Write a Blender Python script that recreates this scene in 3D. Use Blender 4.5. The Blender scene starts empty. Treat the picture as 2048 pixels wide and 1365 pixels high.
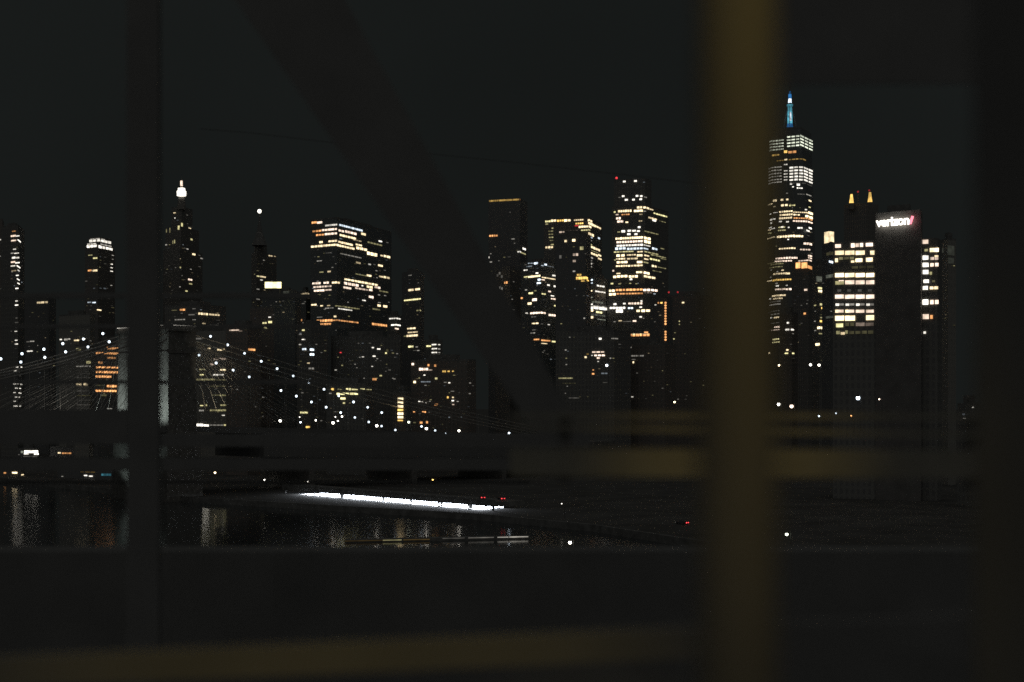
import bpy, math, random
from mathutils import Vector, Matrix
from mathutils.bvhtree import BVHTree
R = math.radians
random.seed(11)
sc = bpy.context.scene
col = sc.collection

# ------------------------------------------------------------------ camera, sky, moon, exposure
H, F, HY = 45.0, 2844.4, 815.0            # eye height (m), focal length in photo pixels, horizon row
cam = bpy.data.cameras.new('camera'); camo = bpy.data.objects.new('camera', cam); col.objects.link(camo)
camo.location = (0, 0, H); camo.rotation_euler = (R(90), 0, 0)
cam.lens = 50; cam.sensor_width = 36; cam.shift_y = (HY - 682.5) / 2048
cam.clip_start = 0.05; cam.clip_end = 60000
cam.dof.use_dof = True; cam.dof.focus_distance = 1100; cam.dof.aperture_fstop = 0.95
sc.camera = camo
sc.view_settings.view_transform = 'Standard'; sc.view_settings.look = 'None'
sc.view_settings.exposure = 0; sc.view_settings.gamma = 1; sc.view_settings.use_curve_mapping = False
sc.cycles.use_denoising = False
sc.cycles.max_bounces = 4; sc.cycles.diffuse_bounces = 2; sc.cycles.glossy_bounces = 3
sc.cycles.sample_clamp_indirect = 1.0; sc.cycles.sample_clamp_direct = 0
sc.cycles.filter_width = 1.5

SKY = (0.0091, 0.0106, 0.0101)            # night sky over the city
GLOW = (0.080, 0.080, 0.076)              # lit boroughs behind the viewer, raised as fill to lift the darks
w = bpy.data.worlds.new('World'); sc.world = w; w.use_nodes = True
nt = w.node_tree; nt.nodes.clear()
def nd(t, **k):
    n = nt.nodes.new(t)
    for a, b in k.items(): setattr(n, a, b)
    return n
out = nd('ShaderNodeOutputWorld'); bg = nd('ShaderNodeBackground')
tc = nd('ShaderNodeTexCoord'); sep = nd('ShaderNodeSeparateXYZ')
mr = nd('ShaderNodeMapRange'); mr.interpolation_type = 'SMOOTHSTEP'
mr.inputs['From Min'].default_value = 0.15; mr.inputs['From Max'].default_value = -0.35
up = nd('ShaderNodeMapRange'); up.interpolation_type = 'SMOOTHSTEP'
up.inputs['From Min'].default_value = 0.5; up.inputs['From Max'].default_value = 0.9   # added overhead glow, brightens the ground
mxm = nd('ShaderNodeMath', operation='MAXIMUM')
mx = nd('ShaderNodeMix', data_type='RGBA')
cl = nd('ShaderNodeTexNoise'); cl.inputs['Scale'].default_value = 2.2; cl.inputs['Detail'].default_value = 4   # thin cloud
cr = nd('ShaderNodeValToRGB'); cr.color_ramp.elements[0].position = .35; cr.color_ramp.elements[1].position = .68
cr.color_ramp.elements[0].color = tuple(v * .86 for v in SKY) + (1,); cr.color_ramp.elements[1].color = tuple(v * 1.1 for v in SKY) + (1,)
mx.inputs[6].default_value = SKY + (1,); mx.inputs[7].default_value = GLOW + (1,)
sky = nd('ShaderNodeTexSky'); sky.sky_type = 'NISHITA'; sky.sun_disc = False
sky.sun_elevation = R(-6); sky.sun_rotation = R(200)
sm = nd('ShaderNodeVectorMath', operation='SCALE'); sm.inputs['Scale'].default_value = 0.004
ad = nd('ShaderNodeVectorMath', operation='ADD')
L = nt.links.new
L(tc.outputs['Generated'], cl.inputs['Vector']); L(cl.outputs['Fac'], cr.inputs[0]); L(cr.outputs[0], mx.inputs[6]); L(tc.outputs['Generated'], sep.inputs[0]); L(sep.outputs['Y'], mr.inputs['Value'])
L(sep.outputs['Z'], up.inputs['Value']); L(mr.outputs[0], mxm.inputs[0]); L(up.outputs[0], mxm.inputs[1]); L(mxm.outputs[0], mx.inputs[0]); L(sky.outputs[0], sm.inputs[0])
L(mx.outputs[2], ad.inputs[0]); L(sm.outputs[0], ad.inputs[1])
L(ad.outputs[0], bg.inputs['Color']); L(bg.outputs[0], out.inputs[0])
bg.inputs['Strength'].default_value = 1.0
moon = bpy.data.lights.new('moon', 'SUN'); moon.energy = 0.01; moon.angle = R(0.5); moon.color = (1, .96, .9)
mo = bpy.data.objects.new('moon', moon); col.objects.link(mo); mo.rotation_euler = (R(50), 0, R(-25))

# ------------------------------------------------------------------ helpers
def P(x, y, d):                            # photo pixel + distance -> point in the place
    return Vector(((x - 1024) / F * d, d, H - (y - HY) / F * d))
def zat(y, d): return H - (y - HY) / F * d

class MB:
    def __init__(s): s.v = []; s.f = []; s.mi = []; s.uv = []
    def face(s, pts, mi=0, uv=None):
        b = len(s.v); s.v += [tuple(p) for p in pts]; s.f.append(tuple(range(b, b + len(pts)))); s.mi.append(mi)
        s.uv.append(uv or [(0, 0)] * len(pts))
    def hexa(s, q, mi=0):                  # 8 corners: bottom loop 4 (ccw from above), top loop 4
        for idx in ((3, 2, 1, 0), (4, 5, 6, 7), (0, 1, 5, 4), (1, 2, 6, 5), (2, 3, 7, 6), (3, 0, 4, 7)):
            pts = [Vector(q[i]) for i in idx]
            n = len(pts); a = (pts[1] - pts[0]).length
            if idx[0] in (0, 1, 2, 3) and idx != (3, 2, 1, 0):
                uv = [(0, pts[0].z), (a, pts[1].z), (a, pts[2].z), (0, pts[3].z)]
            else:
                uv = [(p.x * .0 + .01, .01) for p in pts]
            s.face(pts, mi, uv)
    def box(s, x0, x1, y0, y1, z0, z1, mi=0):
        s.hexa([(x0, y0, z0), (x1, y0, z0), (x1, y1, z0), (x0, y1, z0), (x0, y0, z1), (x1, y0, z1), (x1, y1, z1), (x0, y1, z1)], mi)
    def prism(s, loop, z0, z1, k=1.0, mi=0):   # loop ccw from above; k scales the top about its centre
        c = sum((Vector(p) for p in loop), Vector((0, 0))) / len(loop)
        top = [c + (Vector(p) - c) * k for p in loop]
        n = len(loop); u = 0
        for i in range(n):
            a, b = Vector(loop[i]), Vector(loop[(i + 1) % n]); c2, d2 = top[(i + 1) % n], top[i]
            l = (b - a).length
            s.face([(a.x, a.y, z0), (b.x, b.y, z0), (c2.x, c2.y, z1), (d2.x, d2.y, z1)], mi,
                   [(u, z0), (u + l, z0), (u + l, z1), (u, z1)]); u += l
        s.face([(p.x, p.y, z1) for p in top], mi)
        s.face([(p[0], p[1], z0) for p in reversed(loop)], mi)
    def tube(s, a, b, r0, r1=None, n=8, mi=0):
        a, b = Vector(a), Vector(b); r1 = r0 if r1 is None else r1
        d = (b - a).normalized(); u = d.orthogonal().normalized(); v = d.cross(u)
        ca = [a + (u * math.cos(t) + v * math.sin(t)) * r0 for t in (2 * math.pi * i / n for i in range(n))]
        cb = [b + (u * math.cos(t) + v * math.sin(t)) * r1 for t in (2 * math.pi * i / n for i in range(n))]
        for i in range(n):
            j = (i + 1) % n; s.face([ca[i], ca[j], cb[j], cb[i]], mi)
        s.face(list(reversed(ca)), mi); s.face(cb, mi)
    def ball(s, c, r, n=8, m=6, mi=0, sz=1.0):
        c = Vector(c)
        pt = lambda i, j: c + Vector((math.sin(math.pi * j / m) * math.cos(2 * math.pi * i / n), math.sin(math.pi * j / m) * math.sin(2 * math.pi * i / n), math.cos(math.pi * j / m) * sz)) * r
        for j in range(m):
            for i in range(n):
                q = [pt(i, j), pt(i, j + 1), pt(i + 1, j + 1), pt(i + 1, j)]
                if j == 0: q = q[:3]
                elif j == m - 1: q = [q[0], q[1], q[3]]
                s.face(q, mi)
    def lathe(s, c, prof, n=12, mi=0):
        for (r0, z0), (r1, z1) in zip(prof, prof[1:]):
            for i in range(n):
                a, b = 2 * math.pi * i / n, 2 * math.pi * (i + 1) / n
                s.face([(c[0] + r0 * math.cos(a), c[1] + r0 * math.sin(a), z0), (c[0] + r0 * math.cos(b), c[1] + r0 * math.sin(b), z0),
                        (c[0] + r1 * math.cos(b), c[1] + r1 * math.sin(b), z1), (c[0] + r1 * math.cos(a), c[1] + r1 * math.sin(a), z1)], mi)
    def build(s, name, mats, parent=None):
        me = bpy.data.meshes.new(name); me.from_pydata(s.v, [], s.f)
        if not isinstance(mats, (list, tuple)): mats = [mats]
        for m in mats: me.materials.append(m)
        me.polygons.foreach_set('material_index', s.mi)
        ul = me.uv_layers.new(name='UVMap')
        ul.data.foreach_set('uv', [c for f in s.uv for p in f for c in p])
        me.update()
        o = bpy.data.objects.new(name, me); col.objects.link(o)
        if parent:
            o.parent = parent; o.matrix_parent_inverse = Matrix.Translation(-Vector(parent.location))
        return o

def tag(o, label, cat, group=None):
    o['label'] = label; o['category'] = cat
    if group: o['group'] = group
    return o
def thing(name, label, cat, loc, group=None):
    o = bpy.data.objects.new(name, None); col.objects.link(o); o.location = loc
    o.empty_display_size = .5
    return tag(o, label, cat, group)
def struct(o): o['kind'] = 'structure'; return o

# ------------------------------------------------------------------ materials
def mat(name, c, rough=.7, metal=0, noise=0.0, scale=1.0, bump=0.0, spec=.3):
    m = bpy.data.materials.new(name); m.use_nodes = True; t = m.node_tree; b = t.nodes['Principled BSDF']
    b.inputs['Roughness'].default_value = rough; b.inputs['Metallic'].default_value = metal
    b.inputs['Specular IOR Level'].default_value = spec
    if noise or bump:
        c0 = t.nodes.new('ShaderNodeTexCoord'); n = t.nodes.new('ShaderNodeTexNoise'); n.inputs['Scale'].default_value = scale
        n.inputs['Detail'].default_value = 5; t.links.new(c0.outputs['Object'], n.inputs['Vector'])
        r = t.nodes.new('ShaderNodeValToRGB')
        r.color_ramp.elements[0].position = .3; r.color_ramp.elements[1].position = .7
        r.color_ramp.elements[0].color = tuple(x * (1 - noise) for x in c) + (1,)
        r.color_ramp.elements[1].color = tuple(min(1, x * (1 + noise)) for x in c) + (1,)
        t.links.new(n.outputs['Fac'], r.inputs[0]); t.links.new(r.outputs[0], b.inputs['Base Color'])
        if bump:
            bp = t.nodes.new('ShaderNodeBump'); bp.inputs['Strength'].default_value = bump
            t.links.new(n.outputs['Fac'], bp.inputs['Height']); t.links.new(bp.outputs[0], b.inputs['Normal'])
    else: b.inputs['Base Color'].default_value = tuple(c) + (1,)
    return m
def facade(name, wall, glass=(.05, .055, .06), bw=1.8, rh=3.8, mort=.5):
    m = bpy.data.materials.new(name); m.use_nodes = True; t = m.node_tree; b = t.nodes['Principled BSDF']
    uv = t.nodes.new('ShaderNodeUVMap'); br = t.nodes.new('ShaderNodeTexBrick')
    br.offset = 0; br.inputs['Scale'].default_value = 1; br.inputs['Brick Width'].default_value = bw
    br.inputs['Row Height'].default_value = rh; br.inputs['Mortar Size'].default_value = mort
    br.inputs['Color1'].default_value = glass + (1,); br.inputs['Color2'].default_value = tuple(g * 1.15 for g in glass) + (1,)
    br.inputs['Mortar'].default_value = tuple(wall) + (1,)
    t.links.new(uv.outputs[0], br.inputs['Vector']); t.links.new(br.outputs['Color'], b.inputs['Base Color'])
    b.inputs['Roughness'].default_value = .55; b.inputs['Specular IOR Level'].default_value = .3
    return m
COLS = {'W': (1, .94, .82), 'Y': (1, .79, .47), 'O': (1, .45, .16), 'G': (.95, .86, .42), 'B': (.78, .90, 1), 'R': (1, .06, .07), 'K': (1, .2, .26),
        'P': (1, .77, .60), 'D': (1, .62, .16), 'C': (.86, .92, .72), 'U': (.03, .22, .58), 'T': (.12, .52, .68)}
LV = {1: .03, 2: .06, 3: .12, 4: .25, 5: .45, 6: .85, 7: 1.25, 8: 1.7, 9: 2.5}
_em = {}
def glow(cb, sample=False):
    k = (cb, sample)
    if k not in _em:
        m = bpy.data.materials.new('lit_' + cb); m.use_nodes = True; b = m.node_tree.nodes['Principled BSDF']
        b.inputs['Base Color'].default_value = (.08, .08, .08, 1)
        b.inputs['Emission Color'].default_value = COLS[cb[0]] + (1,); b.inputs['Emission Strength'].default_value = LV[int(cb[1])] * (2.6 if sample else 1)   # lamps burn hotter than windows
        if not sample:                      # rooms are lit unevenly: ceiling lamps, blinds, partitions
            m.cycles.emission_sampling = 'NONE'
            t = m.node_tree; g = t.nodes.new('ShaderNodeNewGeometry'); n = t.nodes.new('ShaderNodeTexNoise'); n.inputs['Scale'].default_value = .3; n.inputs['Detail'].default_value = 2
            mp = t.nodes.new('ShaderNodeMapRange'); mp.inputs['From Min'].default_value = .3; mp.inputs['From Max'].default_value = .7
            k = LV[int(cb[1])]; mp.inputs['To Min'].default_value = k * .5; mp.inputs['To Max'].default_value = k * 1.35
            t.links.new(g.outputs['Position'], n.inputs['Vector']); t.links.new(n.outputs['Fac'], mp.inputs['Value']); t.links.new(mp.outputs[0], b.inputs['Emission Strength'])
        _em[k] = m
    return _em[k]

M = dict(
    stone=facade('limestone facade', (.20, .19, .175), (.13, .13, .13)), conc=facade('concrete facade', (.195, .195, .185), (.14, .14, .14), bw=2.6, mort=.7),
    dark=facade('dark curtain wall', (.17, .17, .168), (.14, .145, .15), bw=1.5, mort=.25), glass=facade('glass curtain wall', (.18, .19, .19), (.13, .145, .15), 1.5, 4.0, .2),
    brick=facade('brick facade', (.195, .175, .16), (.13, .13, .125), bw=3.0, rh=3.2, mort=1.0), pale=facade('lit-toned concrete facade', (.27, .265, .245), (.17, .17, .165), bw=2.5, mort=1.1),  # pale: colour raised to stand in for light on faintly lit fronts
    roof=mat('roof gravel', (.17, .17, .165), .9, noise=.3, scale=.4),
    granite=mat('granite masonry', (.165, .16, .15), .85, noise=.3, scale=.55, bump=.4),
    steel=mat('dark painted steel', (.165, .165, .163), .6, noise=.08, scale=3),
    girder=mat('sooty girder steel', (.15, .15, .147), .7, noise=.1, scale=2),
    edge=mat('dull post steel', (.125, .125, .122), .8, noise=.1, scale=3),
    post=mat('grimy painted steel', (.17, .16, .135), .7, noise=.1, scale=4),
    rail=mat('weathered steel rail', (.22, .21, .175), .7, noise=.12, scale=5),
    cable=mat('galvanised cable', (.28, .27, .25), .5),
    asphalt=mat('asphalt ground', (.085, .083, .078), .95, noise=.3, scale=.05),
    pole=mat('lamp pole paint', (.08, .08, .08), .5), wall=mat('pale rendered wall', (.75, .76, .78), .8, noise=.1, scale=.3),
    carp=mat('dark car paint', (.05, .05, .06), .3, spec=.5), tyre=mat('tyre rubber', (.02, .02, .02), .9),
    pier=mat('quay concrete', (.16, .16, .155), .9, noise=.3, scale=.3))
# river water: rippled, glossy
wm = bpy.data.materials.new('river water'); wm.use_nodes = True; t = wm.node_tree; b = t.nodes['Principled BSDF']
b.inputs['Base Color'].default_value = (.045, .05, .052, 1); b.inputs['Specular IOR Level'].default_value = .2; b.inputs['Roughness'].default_value = .12; b.inputs['IOR'].default_value = 1.33
g = t.nodes.new('ShaderNodeNewGeometry'); n1 = t.nodes.new('ShaderNodeTexNoise'); n1.inputs['Scale'].default_value = .35; n1.inputs['Detail'].default_value = 4
bp = t.nodes.new('ShaderNodeBump'); bp.inputs['Strength'].default_value = .035; bp.inputs['Distance'].default_value = .25
t.links.new(g.outputs['Position'], n1.inputs['Vector']); t.links.new(n1.outputs['Fac'], bp.inputs['Height']); t.links.new(bp.outputs[0], b.inputs['Normal'])

# ------------------------------------------------------------------ ground and river
shore = [(-2600, 3000), (-600, 1150), (-310, 862), (-150, 672), (-72, 612), (-13, 568), (30, 515), (72, 430), (125, 320), (170, 200), (200, 60), (210, -400)]
mb = MB(); mb.face([(-9000, -2500, 0), (9000, -2500, 0), (9000, 30000, 0), (-9000, 30000, 0)])
struct(mb.build('river', wm))
mb = MB()
for (a, b2), (c, d) in zip(shore, shore[1:]):
    mb.face([(a, b2, 2.2), (c, d, 2.2), (12000, d, 2.2), (12000, b2, 2.2)])
    mb.face([(a, b2, -3), (c, d, -3), (c, d, 2.2), (a, b2, 2.2)])
mb.face([(-2600, 3000, 2.2), (12000, 3000, 2.2), (12000, 30000, 2.2), (-12000, 30000, 2.2), (-12000, 3000, 2.2)])
struct(mb.build('ground', M['asphalt']))

# ------------------------------------------------------------------ buildings
S = 2048 / 420
REG = dict(A=(0, 340, S), B=(0, 600, S), C=(300, 340, S), D=(300, 600, S), E=(600, 400, S), F=(600, 640, S), G=(960, 340, S),
           H=(960, 600, S), I=(1480, 160, 4.55), J=(1500, 440, S), K=(1500, 660, 2048 / 480), L=(1640, 360, 2048 / 300), M=(0, 860, 2048 / 480),
           N=(380, 900, S), O=(760, 900, S), Q=(1140, 780, 4.096))
missed = [0]
def place_windows(root, bvh, text, dim=0, dimbox=None, zfloor=2.5):
    wins = []                              # (size, corner points, normal, glow)
    def ray(x, y):
        d = (P(x, y, 1000) - Vector((0, 0, H))).normalized()
        return bvh.ray_cast(Vector((0, 0, H)), d)
    def pane(x, y, wpx, hpx, cb):
        p, n, i, d = ray(x, y)
        if p is None: missed[0] += 1; return
        if n.z > .7: return
        if n.dot(p - Vector((0, 0, H))) > 0: n = -n
        t = Vector((-n.y, n.x, 0)).normalized(); up = n.cross(t) if n.cross(t).z > 0 else t.cross(n)
        hw, hh = wpx * p.y / F / 2 * .93, hpx * p.y / F / 2 * .77
        # stretch so that the pane covers its width on a slanting wall
        k = abs(t.x - t.y * p.x / p.y); hw = hw / max(k, .25)
        if p.z - hh < zfloor: return
        wins.append((wpx * hpx, p, n, t, up, hw, hh, cb))
    r = 'A'; 
    for ln in text.replace('\n', ';').split(';'):
        q = ln.split()
        if not q: continue
        if len(q) == 1: r = q[0]; continue
        ox, oy, s = REG[r]
        x0, x1, y, h = (float(v) for v in q[:4]); cb = q[4]; n = int(q[5]) if len(q) > 5 else 1
        x0, x1, y, h = ox + x0 / s, ox + x1 / s, oy + y / s, h / s
        if n == 1: pane((x0 + x1) / 2, y, x1 - x0, h, cb); continue
        st = (x1 - x0) / n
        p0, _, _, _ = ray(x0 + st / 2, y)
        for i in range(n):
            xx = x0 + st * (i + .5); yy = y
            if p0 is not None and i:
                for _ in range(3):
                    p, _, _, _ = ray(xx, yy)
                    if p is None: break
                    yy = HY - F * (p0.z - H) / p.y
            lv = int(cb[1]); v = random.random()
            if v < .2: lv = max(1, lv - 1)
            pane(xx, yy, st * random.uniform(.72, .9), h * random.uniform(.85, 1.05), cb[0] + str(lv))
    if dim and dimbox:
        x0, x1, y0, y1 = dimbox
        for _ in range(int(dim * 2)):
            yy = y0 + round(random.uniform(0, (y1 - y0)) / 7) * 7
            pane(random.uniform(x0, x1), yy, random.uniform(1.5, 4), random.uniform(1.3, 2), random.choice('WWYGBG') + random.choice('112234'))
    wins.sort(key=lambda a: -a[0])
    rest = wins[100:]
    def add(m, wn, mi=0):
        _, p, n, t, up, hw, hh, cb = wn
        fr = p + n * .35; bk = p - n * .1
        q = [bk - t * hw - up * hh, bk + t * hw - up * hh, fr + t * hw - up * hh, fr - t * hw - up * hh,
             bk - t * hw + up * hh, bk + t * hw + up * hh, fr + t * hw + up * hh, fr - t * hw + up * hh]
        m.hexa(q, mi)
    for wn in wins[:100]:
        m = MB(); add(m, wn); m.build('lit_window', glow(wn[7]), root)
    if rest:
        keys = sorted({wn[7] for wn in rest}); m = MB()
        for wn in rest: add(m, wn, keys.index(wn[7]))
        o = m.build('lit_window', [glow(k) for k in keys], root); o['kind'] = 'stuff'
    return len(wins)

def bld(name, label, cat, tiers, wall, text='', dim=0, dimbox=None, group=None, plant=True, extra=None):
    """tiers: (xl, xc, xr, Dl, Dc, Dr, ytop[, ybottom]) a prism with its near corner at xc."""
    t0 = tiers[0]; base = P(t0[1], HY, t0[4]); root = thing(name, label, cat, (base.x, base.y, 2.2), group)
    allv, allf = [], []
    for i, t in enumerate(tiers):
        xl, xc, xr, Dl, Dc, Dr, yt = t[:7]
        zt = zat(yt, Dc); zb = 2.2 if len(t) < 8 else zat(t[7], Dc)
        l, c, r = P(xl, HY, Dl).xy, P(xc, HY, Dc).xy, P(xr, HY, Dr).xy; bk = l + r - c
        if (bk - c).dot(c) < 0: bk = c + (l - c) * .0 + (r - c) + Vector((0, 20))
        loop = [l, c, r, bk]
        m = MB(); m.prism(loop, zb, zt)
        wm_ = wall[i] if isinstance(wall, (list, tuple)) else wall
        o = m.build('wall' if i == 0 else 'upper_wall', wm_, root)
        b0 = len(allv); allv += m.v; allf += [tuple(b0 + k for k in f) for f in m.f]
        cen = (l + r) / 2; ins = [cen + (Vector(p) - cen) * .99 for p in loop]
        # parapet
        pm = MB()
        for k in range(4):
            a, b2 = loop[k], loop[(k + 1) % 4]; ai, bi = cen + (a - cen) * .97, cen + (b2 - cen) * .97
            ao, bo = cen + (a - cen) * .999, cen + (b2 - cen) * .999
            pm.hexa([(*ao, zt + .004), (*bo, zt + .004), (*bi, zt + .004), (*ai, zt + .004), (*ao, zt + 1.1), (*bo, zt + 1.1), (*bi, zt + 1.1), (*ai, zt + 1.1)])
        pm.build('parapet', M['roof'], root)
        if plant and i == len(tiers) - 1:
            pm = MB(); q = [cen + (Vector(p) - cen) * .5 for p in loop]; pm.prism(q, zt + .004, zt + 4.5)
            pm.build('roof_plant', M['roof'], root)
    if extra: extra(root, allv, allf)
    bvh = BVHTree.FromPolygons(allv, allf)
    place_windows(root, bvh, text, dim, dimbox)
    return root
def flat(xl, xr, D, yt, dd=8, t=None):     # a front nearly square to the view: near corner just inside its right end
    return (xl, xr - 3, xr, D + dd, D, D + 30, yt)

GRP = 'towers of the night skyline'
# --- far left
bld('apartment_tower', 'apartment tower cut off by the left edge of the picture', 'building', [flat(-70, 8, 1500, 440)], M['brick'],
    'A;0 22 682 14 W6;0 8 843 10 W4', 3, (0, 6, 480, 700), GRP)
bld('apartment_tower', 'narrow tower with one column of white windows, nearest the left edge', 'building', [(2, 36, 49, 1215, 1200, 1240, 452)], M['conc'], '''
A;120 152 600 12 O5;107 155 645 20 P7;155 190 646 12 W7;110 160 690 16 P7;160 213 694 12 W8;130 157 775 12 W6;108 134 814 12 W5;140 185 814 10 W7
118 150 858 22 W7;155 188 858 18 W6;108 150 900 18 P7;150 192 907 14 W7;106 150 938 12 W6;150 208 946 14 W8;115 160 985 14 Y4;165 195 983 10 W6
158 183 1030 12 W7;155 198 1070 11 W8;163 197 1110 11 W8;153 180 1157 12 W8;152 174 1280 9 W7;148 178 1320 11 W8
B;155 170 178 8 W3;148 180 222 12 W2;145 168 308 8 W6;148 172 395 9 W7;147 176 432 10 W8;155 178 656 8 W8;195 220 657 9 W8;138 160 692 9 W7;167 190 706 10 W7
170 205 740 8 W3;132 156 821 8 W7;165 185 821 7 W6;192 220 825 12 W7;150 174 862 9 W7;183 206 865 9 W7;132 152 905 9 W6;172 215 910 12 W7;142 200 949 9 W6 2
133 155 990 9 W7;135 172 1037 9 W8;182 208 1038 10 W7''', 8, (22, 46, 460, 810), GRP)
bld('office_block', 'low dark block with one bright strip, right of the narrow white-windowed tower', 'building', [(40, 98, 112, 1320, 1300, 1330, 596)], M['dark'], '''
B;360 470 28 22 Y6 3;260 290 410 12 W3;295 335 405 12 W5;280 292 455 6 W2;265 290 502 14 W7;298 320 500 12 W7;310 325 125 8 G2;365 372 446 8 W4''', 8, (56, 108, 620, 800), GRP)
bld('office_tower', 'slim dark tower with a floodlit two-tier white crown', 'building',  # crown rows glow in place of floodlighting, dimmer rows for its fade
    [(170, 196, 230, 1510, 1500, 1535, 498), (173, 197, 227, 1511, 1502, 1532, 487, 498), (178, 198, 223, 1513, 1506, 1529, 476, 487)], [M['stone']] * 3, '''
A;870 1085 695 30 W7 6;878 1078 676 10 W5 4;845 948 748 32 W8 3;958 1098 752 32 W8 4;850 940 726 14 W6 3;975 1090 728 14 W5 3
862 902 833 10 G5;908 950 862 16 G6;858 893 983 18 O7;905 950 983 22 Y7;1015 1035 853 10 W2;1015 1035 916 10 W2;1090 1108 835 8 W5;1092 1105 873 8 W4;1075 1098 920 10 W7;1077 1098 956 9 W7
1075 1100 990 9 W7;1075 1092 1128 8 W5;1010 1033 1158 14 B3;970 990 1155 10 B2;832 852 1087 14 W2;855 890 1293 14 B5;900 935 1295 14 B7
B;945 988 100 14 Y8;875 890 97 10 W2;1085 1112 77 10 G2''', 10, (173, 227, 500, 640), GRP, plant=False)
bld('apartment_block', 'dimly lit block below the white-crowned tower', 'building', [(118, 180, 190, 1120, 1100, 1130, 630)], M['pale'], '''
B;585 605 388 14 W7;628 660 388 22 W5;662 685 383 14 W5;722 800 396 16 Y7 3;810 832 385 16 W8;690 705 308 10 G3;870 895 400 8 W3''', 3, (122, 186, 660, 690), GRP)  # wall lightened to stand in for light falling on it
bld('office_block', 'block of orange-lit office floors beside the lit bridge tower', 'building', [(189, 196, 245, 905, 900, 915, 686)], M['dark'], '''
B;1040 1158 472 26 O7 5;938 1150 519 24 O7 9;1042 1130 566 22 O6 4;955 1000 613 26 O6 2;938 1155 658 22 O7 9;938 1150 704 26 O7 9;935 1085 749 26 O7 6
1040 1140 842 28 O8 4;935 1135 888 24 O8 8;980 1040 932 20 G3 2;930 1010 835 16 G2;1040 1095 1062 12 W5 2''', 5, (192, 240, 690, 815), GRP)
bld('office_block', 'faintly lit grid-fronted block left of the orange-lit floors', 'building', [(149, 178, 186, 930, 920, 935, 692)], M['pale'], '''
B;745 790 482 26 G4;845 885 610 32 G5;745 885 650 12 W4 5;745 800 823 26 Y7 2;818 852 823 26 Y7;750 880 760 10 W2 6;750 880 720 8 W1 6;750 880 890 12 W2 6;750 880 935 10 G2 6;750 880 980 12 W1 6;750 880 1025 12 W2 6;750 880 1058 8 W1 6''', 0, None, GRP)

# --- art deco tower with the lit lantern
def lantern_top(root, av, af):
    c = P(363, HY, 1560)
    m = MB(); zz = lambda y: zat(y, 1560); px = 1560 / F
    m.lathe(c, [(9 * px, zz(420)), (7 * px, zz(400)), (5 * px, zz(394)), (5 * px, zz(393.9))], 8); m.build('upper_wall', M['stone'], root)
    m = MB(); m.lathe(c, [(0.1, zz(392)), (9.2 * px, zz(392)), (9.4 * px, zz(383)), (7.5 * px, zz(382.9)), (7 * px, zz(377)), (0.1, zz(376.9))], 12); m.build('lantern', glow('W9'), root)
    m = MB(); m.lathe(c, [(0.1, zz(376.8)), (3.2 * px, zz(376.8)), (2.6 * px, zz(373)), (0.1, zz(372.9))], 8); m.build('spire_base', M['stone'], root)
    m = MB(); m.lathe(c, [(0.1, zz(372.8)), (2.6 * px, zz(372.8)), (2.4 * px, zz(362)), (0.1, zz(361.5))], 8); m.build('spire_light', glow('P7'), root)
    m = MB(); m.tube((c.x, c.y, zz(361.4)), (c.x, c.y, zz(350)), .5, .1, 6); m.build('spire', M['stone'], root)
bld('art_deco_tower', 'stepped stone skyscraper topped by a brilliant white lantern', 'building',  # tall narrow panes on the upper walls are floodlit streaks made to glow
    [(326, 360, 405, 1565, 1550, 1600, 500), (331, 362, 398, 1567, 1554, 1596, 455, 500), (343, 363, 385, 1565, 1557, 1583, 415, 455)], [M['stone']] * 3, '''
C;230 252 421 14 Y7 2;240 248 471 12 W6;355 368 442 8 W3;405 430 440 16 W2;192 198 590 60 G4;272 288 565 50 G6;304 318 550 80 G6;158 165 595 44 G4
376 398 572 12 Y7;395 412 680 20 G6;220 227 708 40 G4;236 245 700 44 G5;150 167 732 14 W5;355 372 773 12 W5;413 440 825 20 Y8;470 490 835 10 W2;490 515 865 14 W4;290 300 953 18 G5
245 255 955 8 W3;470 492 945 10 W2;308 316 1032 10 W3;370 412 1070 22 P7 2;380 410 1113 14 G5;287 298 1142 9 W5;345 365 1183 16 G6''', 18, (332, 400, 420, 610), GRP, plant=False, extra=lantern_top)
bld('office_block', 'low wide block with two lit strips at the foot of the lantern tower', 'building', [(330, 400, 452, 1215, 1200, 1230, 611)], M['conc'], '''
D;290 345 98 22 O7 2;210 265 103 10 G3;415 447 88 8 W3;470 565 135 24 Y7 4;575 680 143 20 Y6 4;375 440 146 14 W3;240 345 195 14 W4 4;415 447 195 8 W4;510 540 232 14 Y6;575 670 245 8 W3 2''', 8, (335, 440, 620, 655), GRP)
# --- spire with one lamp
def lamp_spire(root, av, af):
    c = P(519, HY, 1480); zz = lambda y: zat(y, 1480)
    m = MB(); m.lathe(c, [(8, zz(492)), (3, zz(465)), (.8, zz(440)), (.4, zz(424))], 8); m.build('spire', M['roof'], root)
    m = MB(); m.ball((c.x, c.y, zz(423)), 2.1, 10, 8); m.build('beacon', glow('W9'), root)
bld('office_tower', 'dark tower whose thin spire carries one bright white beacon', 'building',
    [(503, 514, 553, 1490, 1475, 1510, 506), (508, 516, 534, 1488, 1477, 1495, 490, 506)], [M['stone'], M['stone']], '''
C;1085 1100 560 8 W4;1133 1158 770 16 Y7;1155 1195 838 14 Y6 2;1208 1225 845 10 Y5;1040 1065 1038 14 G6;1070 1130 1042 18 Y7 2;1073 1097 1075 10 W6;1085 1098 918 8 W2;1040 1065 1165 12 W4
1110 1125 1173 8 Y4;1035 1070 1262 14 W4;1092 1110 1292 18 G7;1165 1190 1303 12 W7''', 10, (506, 550, 500, 620), GRP, plant=False, extra=lamp_spire)
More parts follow.
